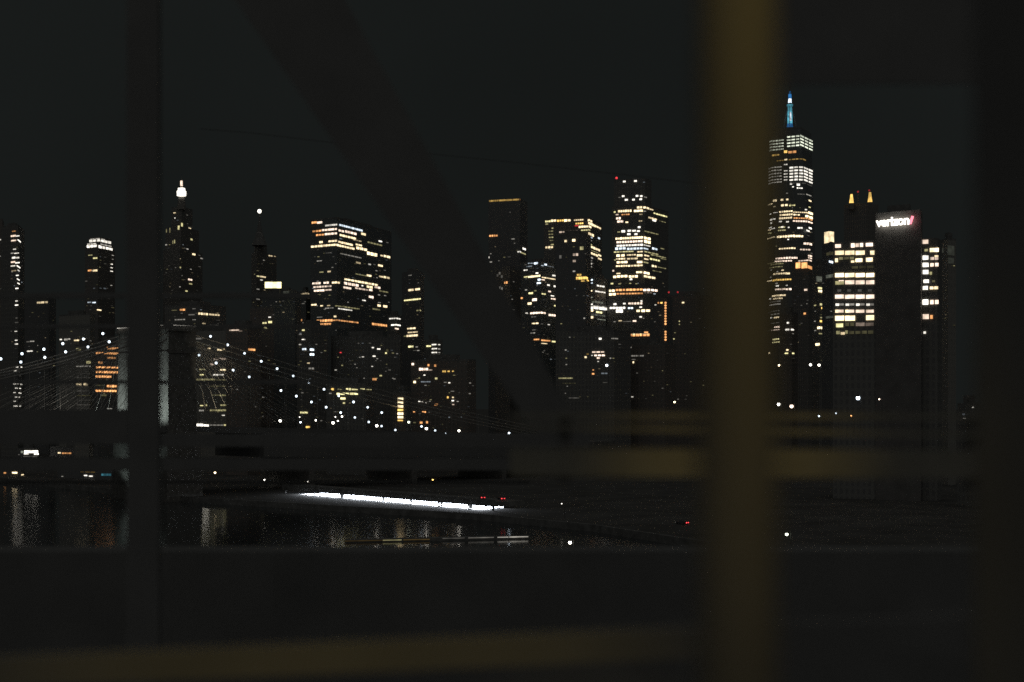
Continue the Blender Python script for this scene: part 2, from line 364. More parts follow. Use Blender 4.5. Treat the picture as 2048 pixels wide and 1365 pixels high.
def sign_box(root, av, af):
    D = 1040; m = MB(); a, b2 = P(531, 577, D), P(563, 565, D)
    m.box(a.x, b2.x, D - 2.6, D - 1.2, a.z, b2.z); m.build('lit_panel', glow('G9'), root)
    m = MB(); m.box(a.x - .4, b2.x + .4, D - 1.15, D - .2, a.z - .4, b2.z + .4); m.build('panel_frame', M['pole'], root)
    for x in (a.x + 1, b2.x - 1): m = MB(); m.box(x - .2, x + .2, D - .15, D + 3, zat(590, D), a.z + 2); m.build('panel_support', M['pole'], root)
bld('office_block', 'low dark building carrying a bright blank white-green rooftop panel', 'building', [(524, 590, 602, 1060, 1045, 1080, 583)], M['glass'], '''
C;1300 1360 1198 34 C2 2;1385 1400 1180 10 G2;1290 1310 1280 8 W2''', 6, (530, 596, 590, 640), GRP, extra=sign_box)  # the pair of greenish panes is wall, given a glow of its own
bld('office_tower', 'narrow dark slab with one lit strip, left of the wide strip-lit tower', 'building', [(600, 612, 622, 1350, 1340, 1350, 583)], M['dark'], '''
C;1465 1555 1215 24 Y7 4;1480 1510 1305 10 W3;D;1455 1485 200 24 O5;1530 1600 205 14 B2 3;1535 1610 240 14 C2 3''', 8, (602, 620, 590, 700), GRP)
# --- wide slab with horizontal strips
bld('office_tower', 'broad skyscraper banded with long warm strips of lit floors', 'building', [(621, 674, 783, 1318, 1300, 1408, 437)], M['glass'], '''
E;115 165 222 24 O7;165 218 222 24 P8;245 365 252 20 W6 6;380 800 246 22 B7 20;780 808 285 22 W8;120 210 308 20 O7 3;210 365 297 24 P8 5;372 430 300 24 P8 2;435 550 310 26 P8 4
155 240 345 20 O7 3;240 365 336 26 P8 4;385 545 345 26 Y8 6;595 640 335 26 Y7;385 410 380 10 B4;515 600 390 14 Y5 3;190 222 413 24 Y8;275 365 405 22 Y8 3;370 515 412 24 Y8 5;540 605 437 20 Y8 2
655 800 415 18 G4 5;765 800 405 14 W8;840 860 418 8 W3;105 170 458 22 Y8 2;172 350 452 24 Y8 7;352 530 442 24 Y8 7;545 655 470 32 Y8 3;650 755 522 38 Y9 3;785 805 545 16 Y7;812 880 550 28 Y8 2
250 310 520 8 W3 3;390 600 527 12 W4 6;830 850 588 10 B2;165 215 598 10 W5 3;545 590 615 20 Y5;665 690 630 16 W5;760 805 642 22 Y8;715 735 632 10 W2;310 325 660 10 W4;270 300 700 18 Y6;190 230 706 12 G5
540 650 725 12 G4 4;650 695 740 22 Y8;770 810 750 18 Y6;810 875 755 24 Y7 2;815 835 688 8 W3;430 760 776 22 Y8 10;120 205 817 24 P8 3;230 285 810 24 P8 2;312 388 808 24 Y8 3;425 575 815 32 P8 4
600 615 838 14 W7;648 710 848 28 Y8 2;725 785 853 24 P7 2;130 240 852 22 P7 4;240 310 846 18 P7 3;420 500 855 24 P7 3;535 670 862 20 P6 4;675 705 880 24 P8;770 860 890 16 G4 3;135 240 888 26 P8 4;240 310 880 16 P6 2
170 200 925 12 G5;670 715 948 26 P8;760 780 928 12 W4;820 840 935 10 W4;605 640 980 14 W7 2;760 785 1003 10 W4;108 165 1025 18 Y8 2;200 225 1034 14 Y7;265 295 1032 12 Y5;340 580 1035 14 G4 8;755 785 1032 24 Y8;810 850 1040 26 Y8
245 330 1058 10 W5 4;370 510 1062 14 W7 6;705 780 1065 18 G4 3;165 220 1145 8 W4;332 355 1138 20 Y8;160 320 1182 28 O8 6;322 570 1175 16 O6 10;140 160 1205 16 Y8;160 305 1217 24 O8 6;190 290 1255 8 W2 3
700 858 1212 26 O7 6;200 340 170 8 C2 4;390 470 160 8 C2 3''', 40, (626, 778, 500, 700), GRP)
bld('office_block', 'narrow block with white windows at the right foot of the strip-lit skyscraper', 'building', [(774, 792, 804, 1210, 1200, 1215, 632)], M['conc'], '''
E;870 980 1160 16 W7 5;890 980 1222 16 W8 5;925 960 1258 16 P8;865 890 1345 12 Y7;930 950 1348 10 W7;F;930 950 220 8 W3;700 780 105 18 W3 2''', 4, (776, 800, 640, 720), GRP)
bld('office_tower', 'slim dark tower with yellow and orange strips beside the diagonal girder', 'building', [(804, 840, 848, 1120, 1100, 1130, 544)], M['dark'], '''
E;1050 1180 880 26 Y8 2;1015 1180 982 18 G7 8;1135 1185 1080 16 G5 2;1060 1090 737 8 W4;1150 1160 810 8 W3;1045 1130 1257 18 Y8 3;1050 1150 1295 16 Y6 4;1040 1150 1328 24 Y8 5;1015 1045 1330 12 G4
F;1057 1110 262 20 G8 2;1130 1150 265 10 W4;1145 1165 300 10 W5;1105 1140 300 6 W3''', 5, (808, 846, 560, 720), GRP)

# --- middle distance, below the towers
bld('office_block', 'wide dim office block seen through the bridge cables', 'building', [(384, 470, 503, 1010, 1000, 1040, 662)], M['pale'], '''
D;450 515 380 20 W3 4;560 590 475 14 Y6;655 730 487 22 Y7 3;620 770 578 22 P5 6;590 620 630 22 P5;685 825 683 18 Y8 5;480 540 680 12 G6 2;480 525 732 14 G8 2;615 720 732 14 W7 4;775 800 732 12 W7
450 640 780 22 G5 8;640 830 783 14 G4 6;755 860 395 10 W6 4;590 870 843 8 G4 6;680 780 932 18 G5 5;600 680 930 8 G3;840 895 935 12 W3;490 520 1032 10 G7;545 557 1027 24 G5;685 805 1028 18 G5 5
480 525 1080 18 W5;585 690 1078 20 G5 4;695 840 1078 22 G5 6;700 730 1127 10 W6;770 800 1163 28 W9;800 850 1175 22 P6;720 835 1222 18 G6 5;450 520 1222 30 W9;525 575 1228 28 W9;580 720 1222 10 W4 4;480 740 1278 14 G5 8;905 928 1055 26 O7''', 12, (395, 500, 670, 860), GRP)
bld('apartment_block', 'dark block with scattered yellow windows right of the cables', 'building', [(500, 588, 602, 1060, 1050, 1065, 616)], M['brick'], '''
D;955 970 125 12 G5;1155 1180 170 12 W7;1095 1140 228 22 G7 2;1155 1190 218 26 G8;1115 1140 272 16 G7;1025 1045 283 14 G4;1270 1300 300 20 D7;1332 1425 142 24 W8 5;1290 1305 155 8 W6;1370 1385 245 16 W4;1420 1438 298 10 Y5
1330 1415 332 10 W4 4;1340 1355 472 10 W5;1025 1070 485 26 P4;1095 1118 950 16 W3;1065 1082 1147 14 G5;1065 1105 1275 20 G3;1383 1400 1050 12 D6;1325 1340 857 10 W5;1320 1335 905 10 W5;1240 1255 853 10 D6''', 20, (505, 598, 630, 850), GRP)
bld('office_block', 'low strip-lit wing left of the yellow-windowed block', 'building', [(452, 495, 522, 900, 890, 905, 654)], M['brick'], '''
D;775 870 298 16 P6 5;870 900 305 8 P4;955 1025 485 26 O7 3''', 3, (455, 518, 660, 820), GRP)
bld('apartment_tower', 'dark slab with bluish-white windows down its right side', 'building', [(594, 622, 656, 985, 975, 990, 652)], M['conc'], '''
D;1485 1508 296 18 G7;1455 1480 338 12 W4;1495 1515 388 12 W5;1455 1475 437 14 W5;1485 1525 482 24 B8 2;1560 1598 487 24 B9;1560 1600 533 24 B9 2;1535 1558 618 14 Y6;1548 1600 670 22 W4 2;1465 1540 1100 22 G7 3;1525 1560 1240 20 D7
F;20 42 192 10 W7;0 15 140 10 W4;60 80 1047 20 D8;150 165 240 10 W3;200 215 320 8 W3''', 14, (598, 652, 660, 850), GRP)
bld('office_block', 'low block with yellow-green lit floors above the cable lamps', 'building', [(653, 732, 748, 905, 895, 910, 770)], M['conc'], '''
F;305 330 678 26 D8;365 410 678 14 G4 2;447 500 678 26 G8 2;505 565 680 16 G7 4;588 632 676 16 G7 3;640 695 680 12 G5 4;285 310 718 12 W4;355 570 722 26 G8 5;395 445 768 24 G8;420 440 812 18 G7;480 495 812 8 G4''', 4, (658, 740, 810, 860), GRP)
bld('office_block', 'dark block with a few white and orange windows under the strip-lit skyscraper', 'building', [(662, 735, 800, 1000, 985, 1000, 674)], M['conc'], '''
F;700 720 272 14 W7;750 785 285 14 W8 2;785 800 250 8 G3;605 625 362 10 W6;708 735 355 14 W7;745 760 380 8 W4;695 710 455 10 W6;705 745 580 26 O6;775 797 545 16 G6;910 930 577 10 W4;860 885 490 8 W3
390 405 320 12 R7;340 360 490 10 W5;405 420 445 14 G4;405 420 588 14 G5;830 845 325 18 G7;895 915 325 10 G4;670 690 228 10 W3;485 500 400 8 W2;840 860 300 30 G2''', 16, (670, 795, 680, 765), GRP)
bld('stair_tower', 'small block with a ladder of seven bright yellow windows', 'building', [(786, 812, 824, 850, 840, 855, 786)], M['brick'], '''
F;955 1008 772 30 Y8;955 1008 810 28 Y8;955 1008 845 30 Y8;955 1008 880 26 D8;955 1008 915 30 Y9;955 1008 950 28 Y8;955 1005 982 16 D7''', 0, None, GRP)
bld('apartment_block', 'wide dark housing block with scattered warm windows right of the window ladder', 'building', [(822, 935, 952, 960, 945, 955, 722)], M['brick'], '''
F;1090 1112 433 26 P8;1075 1085 463 8 P5;1160 1250 482 32 P9 4;1250 1290 490 12 P6 3;1245 1262 443 26 O6;1310 1328 447 28 O6;1000 1020 508 12 Y7;1030 1050 510 12 Y8;1205 1222 540 12 W7;1158 1170 568 16 G4;1108 1130 607 26 Y9
1180 1275 605 14 B4 5;1215 1235 640 10 W4;1318 1340 573 22 G6;1388 1425 503 24 D6 2;1440 1460 503 16 D6;1485 1500 503 14 D6;1405 1430 610 10 W4;1448 1466 615 14 W7;1470 1505 697 8 W4;1435 1450 757 24 D7;1485 1500 757 16 Y7
1480 1502 789 14 W8;1530 1548 797 10 W5;1485 1505 827 12 P6;1155 1175 796 12 W7;1188 1205 797 12 W7;1225 1243 806 12 W7;1260 1275 795 8 W4;1312 1345 828 22 O6;1105 1122 898 12 O7;1190 1230 900 18 O7 2;1255 1268 902 8 W3
1650 1665 617 14 W4;1645 1660 720 12 W4;1170 1195 1003 24 O7;1230 1248 1000 26 O7;1105 1130 1003 14 G3;905 975 578 14 Y6 3;1000 1035 628 14 G5 2;878 898 735 14 G7;1080 1100 885 10 W3''', 18, (828, 946, 730, 860), GRP)
bld('apartment_block', 'small block with a stack of white windows at its top right', 'building', [(848, 872, 885, 1040, 1030, 1036, 682)], M['conc'], '''
F;1235 1255 257 18 G7;1262 1278 257 16 G7;1285 1330 243 16 W7 3;1345 1365 243 12 W6;1285 1335 283 16 W7 3;1345 1365 285 12 W5;1285 1335 320 16 W7 3;1350 1365 320 10 W5;1270 1285 352 8 W6;1295 1335 352 18 W8 2;1345 1368 352 18 W8''', 3, (850, 882, 690, 722), GRP)

# --- tower with the orange roofline
bld('office_tower', 'tall black tower edged along its roof by a thin orange line', 'building', [(977, 1040, 1055, 1512, 1500, 1530, 399), (990, 1020, 1044, 1395, 1380, 1400, 540)], [M['dark'], M['stone']], '''
G;88 382 305 20 D5 30;386 460 290 20 O4 8;90 175 645 22 O7 4;305 340 675 10 W4;415 445 772 22 W8;365 400 800 16 W6 2;395 445 815 14 G5;85 92 855 20 W6;95 118 900 14 W5 2;165 180 1030 30 W3;185 200 1010 30 W3;205 220 1040 30 W3;238 248 1102 24 O6
255 268 1100 28 O7;190 200 1150 30 W5;208 220 1160 30 W5;290 298 415 10 W3;270 300 850 10 W2''', 14, (980, 1040, 480, 700), GRP)
bld('office_tower', 'bluish glass block in front of the orange-roofed tower', 'building', [(1042, 1081, 1127, 1260, 1240, 1275, 524)], M['glass'], '''
G;445 535 912 10 B5 4;530 565 912 24 B8;595 620 935 10 B5;625 650 925 20 B8;650 720 940 10 B3 3;450 510 945 14 B4 3;425 465 980 14 W7 2;545 570 1008 16 W8;430 465 1045 14 G7;470 590 1045 22 Y8 6;600 740 1050 14 Y7 6;705 735 1032 18 W7;765 790 1037 18 W7
565 590 1072 20 B9;595 630 1073 12 P7;555 595 1105 22 B9 2;655 678 1125 18 W8;718 742 1137 20 W8;755 800 1165 18 Y7 2;440 460 1172 10 W5;475 520 1205 22 G8 2;600 640 1210 16 G7 2;665 690 1187 16 P8;690 720 1230 10 W8
690 790 1258 16 P8 5;400 418 1252 20 O7;510 555 1268 30 P9;467 503 1305 26 Y9;720 795 1325 16 G7 4;740 795 1355 16 G7 3;530 550 1180 14 G4
H;725 795 60 18 G7 3;740 800 90 24 G7 2;745 805 128 28 D7 2;445 465 130 10 W7;490 640 132 22 P9 6;665 745 148 24 P8 3;500 550 168 8 W4 2;505 575 232 16 Y8 2;595 610 236 8 W3;660 680 243 10 W6;750 780 268 24 W8;765 790 305 16 W6
770 795 340 24 G5;780 800 372 12 G5;510 550 295 10 W3 3;490 540 325 10 W5 2;525 580 388 18 O7 3;595 685 395 18 O7 5;700 735 408 18 G7;595 655 425 10 Y7 4;620 632 497 8 W3;650 665 530 8 W2''', 25, (1046, 1124, 530, 720), GRP)
bld('office_tower', 'broad tower whose bright top floors show behind a dark one', 'building', [(1088, 1178, 1204, 1420, 1400, 1450, 437)], M['conc'], '''
G;635 690 505 20 G7 3;690 745 497 26 Y8 2;750 820 497 24 D8 3;820 885 495 28 Y9 2;915 1010 492 16 Y7 5;1050 1115 492 24 Y8 3;930 1010 525 20 D8 4;1055 1130 523 28 Y8 3;1085 1180 535 20 Y8 4;925 960 545 14 R6;960 1085 557 24 Y8 5
640 665 530 14 G5;700 715 570 14 G5;985 1075 590 16 G6 4;770 960 608 20 P6 6;1055 1110 625 28 Y8 2;665 715 600 14 G4 2;668 715 630 12 G4 2;670 718 660 14 G5 2;680 715 690 12 G4 2;690 720 730 14 G5;635 715 757 26 Y8 3
1075 1095 660 16 B6;1150 1168 668 20 B7;1072 1090 690 10 W4;1075 1090 730 14 G6;1080 1170 755 26 Y8 4;1075 1150 815 24 Y8 3;1150 1180 835 18 Y7;1085 1170 790 8 G4 4;1150 1185 870 20 Y7;1075 1100 858 16 W5;1070 1090 885 14 W4;1070 1090 915 16 W6;1080 1090 945 12 W5''', 8, (1092, 1200, 450, 560), GRP)
bld('office_tower', 'black tower with a small golden crown, in front of the bright-topped one', 'building', [(1111, 1172, 1182, 1190, 1180, 1195, 470)], M['dark'], '''
G;825 848 695 26 Y8;900 930 688 30 Y9;975 1010 765 40 G5;905 960 828 30 P6 2;775 795 850 40 W3;905 935 890 26 P5;905 930 990 16 W5;935 1050 1058 34 D8 5;945 990 1025 24 D6 2;1040 1058 1080 16 D7;985 1020 1085 12 D6
H;905 925 390 24 P4;890 930 430 10 G3;1010 1025 180 16 W5''', 10, (1115, 1176, 480, 680), GRP)
bld('office_block', 'greenish glass block with a bright white floor, right of the black golden-crowned tower', 'building', [(1177, 1190, 1218, 1260, 1250, 1275, 556)], M['glass'], '''
G;1080 1100 1075 16 B8;1085 1100 1105 12 B7;1135 1215 1130 18 W7 3;1070 1095 1182 16 Y8;1120 1225 1185 16 W7 4;1075 1100 1245 12 C4;1090 1200 1290 24 C3 4
H;1070 1100 45 14 W8;1075 1240 66 14 W6 6;1070 1240 82 28 W9 4;1070 1105 105 26 Y9;1130 1190 120 24 G8 2;1065 1105 172 26 Y8;1140 1225 190 10 C4 3;1080 1220 150 14 C3 4''', 10, (1180, 1215, 565, 640), GRP)
# --- bright stepped tower
bld('office_tower', 'tall stepped tower packed with bright floors, left of the blurred post', 'building',
    [(1224, 1290, 1337, 1312, 1300, 1345, 412), (1228, 1290, 1303, 1312, 1302, 1313, 359, 412), (1214, 1300, 1322, 1270, 1260, 1272, 578)], [M['conc']] * 3, '''
G;1395 1420 115 18 W8;1503 1530 110 20 W8;1590 1610 122 10 B3;1385 1410 258 20 W8;1413 1443 293 20 W8;1485 1510 292 20 W8;1520 1545 255 20 W8;1560 1585 258 20 W8;1555 1580 288 18 W8;1600 1625 268 12 W4;1350 1370 270 10 W3
1530 1585 368 26 Y8 2;1590 1650 368 26 Y8 2;1650 1690 385 14 Y6 2;1345 1480 405 28 Y8 6;1500 1590 402 26 Y9 3;1595 1620 405 10 W5;1305 1322 413 18 G7;1325 1350 438 14 P6;1380 1460 438 14 O6 4;1555 1585 435 12 Y5;1325 1375 475 26 P8 2;1335 1400 505 28 P8 2
1420 1445 512 16 Y8;1545 1585 500 12 Y6 2;1640 1725 468 18 Y7 3;1680 1715 495 18 W8;1690 1825 425 16 G7 6;1745 1810 500 8 G4 3;1540 1565 560 20 W8;1380 1415 600 26 W9;1440 1475 595 22 W8;1485 1520 595 20 W8;1530 1560 598 18 W7;1340 1370 607 10 G5
1435 1470 628 22 W8;1505 1535 628 20 W8;1600 1740 600 12 G4 5;1320 1590 672 26 Y9 12;1595 1665 665 28 Y9 2;1330 1590 707 24 P8 10;1600 1665 700 36 Y9 2;1330 1590 742 22 W8 9;1595 1660 740 12 W6;1315 1425 770 28 B8 3;1430 1590 772 26 B7 5
1595 1640 770 16 B6;1675 1730 768 24 B8 2;1760 1795 770 10 G4;1305 1500 803 14 G6 7;1530 1590 800 14 Y7 2;1600 1740 800 14 G5 4;1325 1415 837 30 Y9 2;1430 1520 832 14 Y7 4;1530 1585 835 24 Y9;1600 1650 835 18 Y7 2;1665 1815 830 12 G5 6
1325 1420 870 20 Y8 4;1430 1540 868 18 Y7 3;1600 1640 872 14 Y7;1655 1755 870 20 G7 4;1760 1815 870 8 G4;1330 1440 903 26 Y9 3;1530 1585 900 26 Y9;1595 1640 905 14 G5;1310 1325 880 12 G5;1325 1440 940 20 Y8 5;1440 1590 937 20 Y8 5;1672 1725 938 24 Y8 2
1730 1815 950 10 G4 4;1270 1310 985 20 P8 2;1520 1585 1000 24 Y9 2;1595 1655 1005 30 Y9 2;1330 1370 1012 14 Y7;1680 1770 985 10 G4 3;1300 1330 1045 26 Y9;1335 1440 1040 28 Y9 3;1450 1540 1042 26 Y9 3;1595 1710 1040 26 Y8 3;1460 1485 1068 18 W8
1275 1300 1110 18 G7;1350 1375 1113 10 G5;1455 1475 1108 10 G5;1515 1535 1112 10 G5;1255 1315 1180 26 Y9 2;1320 1590 1173 24 O8 8;1590 1735 1173 26 P9 4;1255 1325 1215 32 Y9 2;1330 1590 1210 18 O7 9;1600 1680 1200 10 P4 3;1690 1710 1210 12 B5
1300 1330 1310 22 W8;1395 1420 1305 18 W8;1445 1585 1305 24 P8 5;1565 1585 1280 16 W7
H;1265 1320 80 24 W9 2;1320 1420 80 22 W9 3;1440 1495 82 20 B9 2;1325 1395 110 36 W9;1520 1665 108 28 Y9 3;1680 1715 105 22 Y9;1555 1580 72 16 W8;1555 1580 168 18 W8;1350 1385 205 12 Y6;1490 1525 207 18 P8;1390 1475 212 8 W3
1450 1655 345 30 O8 6;1450 1655 336 10 Y7 6;1600 1640 318 18 O7;1690 1715 345 26 P8;1690 1710 305 14 P6;1455 1475 412 14 Y7;1450 1475 465 14 W7;1345 1380 410 20 G6;1345 1380 448 12 G6;1440 1600 548 14 W4 5''', 20, (1228, 1330, 560, 690), GRP,
    extra=lambda root, av, af: [x.build(n, glow(g), root) for n, g, x in [('beacon', 'R7', (lambda m: (m.ball(P(1233, 356.5, 1313), 1.1, 8, 6), m)[1])(MB()))]])
def beads(root, av, af):
    for i in range(15):
        if 8 < i < 11: continue
        m = MB(); p = P(1331, 600 + (30 + 25.7 * i) / S, 1096); m.ball(p, .85, 8, 6); m.build('bead_light', glow('O7'), root)
bld('apartment_tower', 'narrow dark tower edged by a vertical string of orange lights', 'building', [(1300, 1330, 1345, 1110, 1097.5, 1110, 596)], M['dark'], '''
H;1735 1747 30 18 O6;1762 1780 30 18 D8;1705 1720 50 10 W6;1700 1715 215 10 W3''', 3, (1303, 1340, 610, 700), GRP, extra=beads)
bld('apartment_block', 'dark block half behind the blurred post, tipped by two red beacons', 'building', [(1330, 1398, 1425, 1210, 1200, 1220, 592)], M['brick'], '''
H;1970 1992 28 18 Y8;1940 1950 210 14 G6;1940 1950 240 12 G5;1850 1868 428 14 G8;1885 1897 382 12 G6;1890 1903 905 8 W6;1842 1862 1000 20 Y9;1925 1940 970 10 W3''', 6, (1350, 1420, 610, 800), GRP,
    extra=lambda root, av, af: [(lambda m: (m.ball(P(x, 585, 1203), .8, 8, 6), m)[1])(MB()).build('beacon', glow('R5'), root) for x in (1337.5, 1355.5)])
bld('office_block', 'low block with two white floors, under the black golden-crowned tower', 'building', [(1112, 1228, 1262, 1010, 1000, 1015, 664)], M['conc'], '''
H;1090 1215 510 18 P7 3;1110 1222 543 18 P9 3;1020 1040 560 22 Y8;1085 1100 543 10 W6;1140 1168 568 20 P8;1145 1160 602 10 W7;1160 1185 380 20 W9;1098 1112 685 12 O6;1092 1115 722 18 O8;1180 1245 718 18 B4 2;1265 1280 570 14 W4;1280 1345 378 14 W4 4
828 845 490 12 W5;835 850 632 12 W4;765 905 765 14 G5 9;800 935 815 10 G2 6;865 970 958 8 W3 9;1200 1245 808 8 W2;1040 1060 530 14 D4;1225 1245 640 22 W9''', 10, (1118, 1256, 675, 800), GRP)
bld('apartment_block', 'low dark block with sparse windows left of the blurred post', 'building', [(1232, 1330, 1352, 1035, 1020, 1030, 690)], M['brick'], '''
H;1490 1502 610 22 Y8;1340 1385 715 18 O5 2;1525 1540 715 12 W3;1350 1375 795 14 W6;1475 1495 947 12 W6;1345 1360 985 16 W4;1480 1520 582 10 W3;1435 1600 548 16 W4 8;1330 1350 1070 12 G2;1455 1475 412 14 Y7;1450 1475 465 14 W7''', 10, (1236, 1345, 700, 800), GRP)
print('missed so far', missed[0])

# --- the tapering skyscraper with the blue mast
def antiprism_tower():
    D = 1934; cx = (1582 - 1024) / F * D; zt = zat(266, D); z0 = 2.2; zb = 58
    th = R(14); a, b2 = 57 / 2, 57 / 2 / math.sqrt(2) * 1.0
    rb = a * math.sqrt(2); rt = a * 1.05
    bot = [Vector((cx + rb * math.cos(th + R(45 + 90 * k)), D + rb * math.sin(th + R(45 + 90 * k)))) for k in range(4)]
    top = [Vector((cx + rt * math.cos(th + R(90 + 90 * k)), D + rt * math.sin(th + R(90 + 90 * k)))) for k in range(4)]
    root = thing('skyscraper', 'tallest tapering glass skyscraper, crowned by a glowing blue mast', 'building', (cx, D, z0), GRP)
    m = MB(); m.prism(bot, z0, zb); m.build('podium', M['conc'], root)
    m = MB(); U = lambda p: (p[0] * .7 + p[1] * .7, p[2])
    for k in range(4):
        j = (k + 1) % 4
        for tri in ([(*bot[k], zb), (*top[k], zt), (*top[(k - 1) % 4], zt)], [(*bot[k], zb), (*bot[j], zb), (*top[k], zt)]):
            m.face(tri, 0, [U(p) for p in tri])
    m.face([(*p, zt) for p in top], 0)
    m.build('wall', M['glass'], root)
    av, af = list(m.v), list(m.f); k0 = len(av); q = MB(); q.prism(bot, z0, zb); av += q.v; af += [tuple(k0 + i for i in f) for f in q.f]
    pm = MB(); pm.prism([Vector((cx, D)) + (p - Vector((cx, D))) * .9 for p in top], zt + .004, zt + 3); pm.build('parapet', M['roof'], root)
    # mast
    c = Vector((cx - 1.5, D, 0)); zz = lambda y: zat(y, D); px = D / F
    pm = MB(); pm.lathe(c, [(.1, zz(265)), (15 * px, zz(265)), (15 * px, zz(262)), (13 * px, zz(261.9)), (13 * px, zz(257)), (.1, zz(256.9))], 20); pm.build('mast_ring', M['steel'], root)
    pm = MB(); pm.lathe(c, [(.1, zz(256.8)), (6.5 * px, zz(256.8)), (5.4 * px, zz(248)), (.1, zz(247.9))], 14); pm.build('mast_light', glow('U5'), root)
    pm = MB(); pm.lathe(c, [(.1, zz(247.8)), (5.2 * px, zz(247.8)), (4.8 * px, zz(224)), (.1, zz(223.9))], 14); pm.build('mast_light', glow('T6'), root)
    pm = MB(); pm.tube((c.x, c.y - 5.4 * px, zz(243)), (c.x, c.y - 5.0 * px, zz(226)), 2.6 * px, 1.6 * px, 10); pm.build('mast_light', glow('B6'), root)
    pm = MB(); pm.lathe(c, [(.1, zz(223.8)), (4.4 * px, zz(223.8)), (4.2 * px, zz(213)), (6.2 * px, zz(212.9)), (6.2 * px, zz(209.5)), (.1, zz(209.4))], 14); pm.build('mast_light', glow('T5'), root)
    pm = MB(); pm.lathe(c, [(.1, zz(209.3)), (3.4 * px, zz(209.3)), (3.4 * px, zz(206.5)), (.1, zz(206.4))], 12); pm.build('mast_collar', M['steel'], root)
    pm = MB(); pm.lathe(c, [(.1, zz(206.3)), (3.6 * px, zz(206.3)), (3.2 * px, zz(198)), (.1, zz(197.9))], 12); pm.build('mast_light', glow('B8'), root)
    pm = MB(); pm.lathe(c, [(.1, zz(197.8)), (3.4 * px, zz(197.8)), (3.0 * px, zz(189)), (.1, zz(188.9))], 12); pm.build('mast_light', glow('U6'), root)
    pm = MB(); pm.lathe(c, [(.1, zz(188.8)), (2.2 * px, zz(188.8)), (1.8 * px, zz(183)), (.1, zz(182.9))], 12); pm.build('mast_light', glow('U4'), root)
    pm = MB(); pm.tube((c.x, c.y, zz(182.8)), (c.x, c.y, 541), 1.1, .3, 8); pm.build('mast_tip', M['steel'], root)
    for k in range(6):
        t = R(60 * k + 15); pm = MB()
        pm.tube((c.x + 15 * px * math.cos(t), c.y + 15 * px * math.sin(t), zz(256)), (c.x + 4.4 * px * math.cos(t), c.y + 4.4 * px * math.sin(t), zz(213)), .35, .3, 6); pm.build('mast_cable', M['cable'], root)
    txt = 'I;'
    for y in (560, 588, 615, 642): txt += f'268 400 {y} 14 C6 5;'
    for y in (521, 549, 577, 605): txt += f'424 664 {y} 16 C7 6;'
    for y in (808, 836, 865, 892, 920, 945): txt += f'258 382 {y} 12 W5 5;'
    for y in (772, 830, 858, 885, 912): txt += f'398 434 {y} 13 W6 2;'
    for y in (800, 828, 856, 884, 912): txt += f'446 664 {y} 19 W7 5;'
    for y in (815, 840, 865, 893, 930, 955): txt += f'250 259 {y} 10 W7;'
    txt += '''450 660 942 10 W3 4;400 430 655 28 D8;435 515 660 30 O6 2;290 360 688 20 D6 3;253 268 705 14 G5;405 430 727 16 Y8;440 600 727 12 D5 5;330 400 738 10 D4 3;455 475 947 20 W8;515 545 955 24 W8;475 490 975 12 W7;515 570 985 14 W8 3;420 435 1033 10 W4
600 650 1045 10 W5 2;520 590 1040 8 W3 3;300 335 1100 22 Y8;370 395 1093 20 Y8;420 440 1090 18 Y8;625 648 1102 16 Y8;252 300 1137 14 Y7 2;370 440 1143 24 Y8 2;445 505 1145 16 G6 3;300 325 1155 10 Y5;590 610 1182 14 W7;625 640 1160 12 G7
270 285 1222 12 W7;300 345 1210 10 W6 3;355 480 1203 18 Y8 6;480 620 1205 12 Y7 7;620 662 1215 26 Y9;360 480 1232 20 Y8 6;485 545 1228 16 Y8 3;590 662 1242 26 Y9 2;355 475 1262 20 Y8 6;485 660 1258 16 O7 8;480 660 1285 18 P8 8;270 325 1275 16 W8 2
355 380 1290 14 W7;420 445 1292 14 W7;278 290 1305 14 W8;265 290 1345 14 W7;370 400 1340 16 W8;520 570 1348 18 W8 2;625 650 1350 18 W8
J;160 205 100 14 Y8 3;200 245 90 10 W7 2;275 345 75 14 G7 3;270 350 105 14 G6 4;370 385 75 14 W7;460 515 80 18 W8 2;580 600 85 18 W8;160 210 130 10 G7 3;550 580 108 18 W8;165 245 185 14 Y7 4;260 520 167 26 Y9 10;365 380 192 12 W8;520 605 232 26 P8 3
280 445 283 18 Y8 7;485 590 290 18 P7 4;525 605 350 20 P8 3;245 605 378 22 P8 14;240 440 407 18 P8 8;525 605 385 16 P8 3;165 330 430 10 G4 6;200 330 440 12 G5 6;190 320 470 12 G5 5;305 330 492 14 Y7;225 390 530 20 Y7 7;345 390 525 18 Y8;165 215 600 14 Y8 2
220 405 592 20 D8 8;245 270 620 12 W5;250 280 645 16 W8;350 368 640 12 W6;245 345 680 20 P7 5;345 408 677 24 P8 2;215 350 745 20 Y8 7;188 205 772 14 W7;225 320 772 16 Y7 5;190 300 805 10 W4 6;188 300 833 12 W5 6;200 290 895 10 W3 4;200 290 925 10 W4 3
200 215 955 16 W7;230 285 955 18 Y7 3;310 325 945 20 Y8;200 290 1010 10 W3 2;235 290 1048 18 P8 3;205 290 1078 12 P6 4;220 285 1168 18 G7 4;215 290 1197 14 G6 4;182 195 1300 20 Y8;260 275 505 10 W5;195 210 560 10 W5;200 215 490 10 W5'''
    place_windows(root, BVHTree.FromPolygons(av, af), txt, 40, (1536, 1628, 395, 700))
antiprism_tower()
bld('stone_tower', 'small dark tower with a floodlit orange loggia at its top, before the tallest skyscraper', 'building', [(1584, 1618, 1627, 1010, 1000, 1012, 520)], M['stone'], '''
J;447 492 445 72 O8;503 560 445 72 O8;562 604 465 36 O6;470 600 402 14 P7 5;530 560 683 22 P7;525 545 915 22 O7;495 510 835 10 W3;495 512 1010 12 W2''', 6, (1588, 1622, 545, 700), GRP)  # loggia panes glow to stand in for its floodlighting
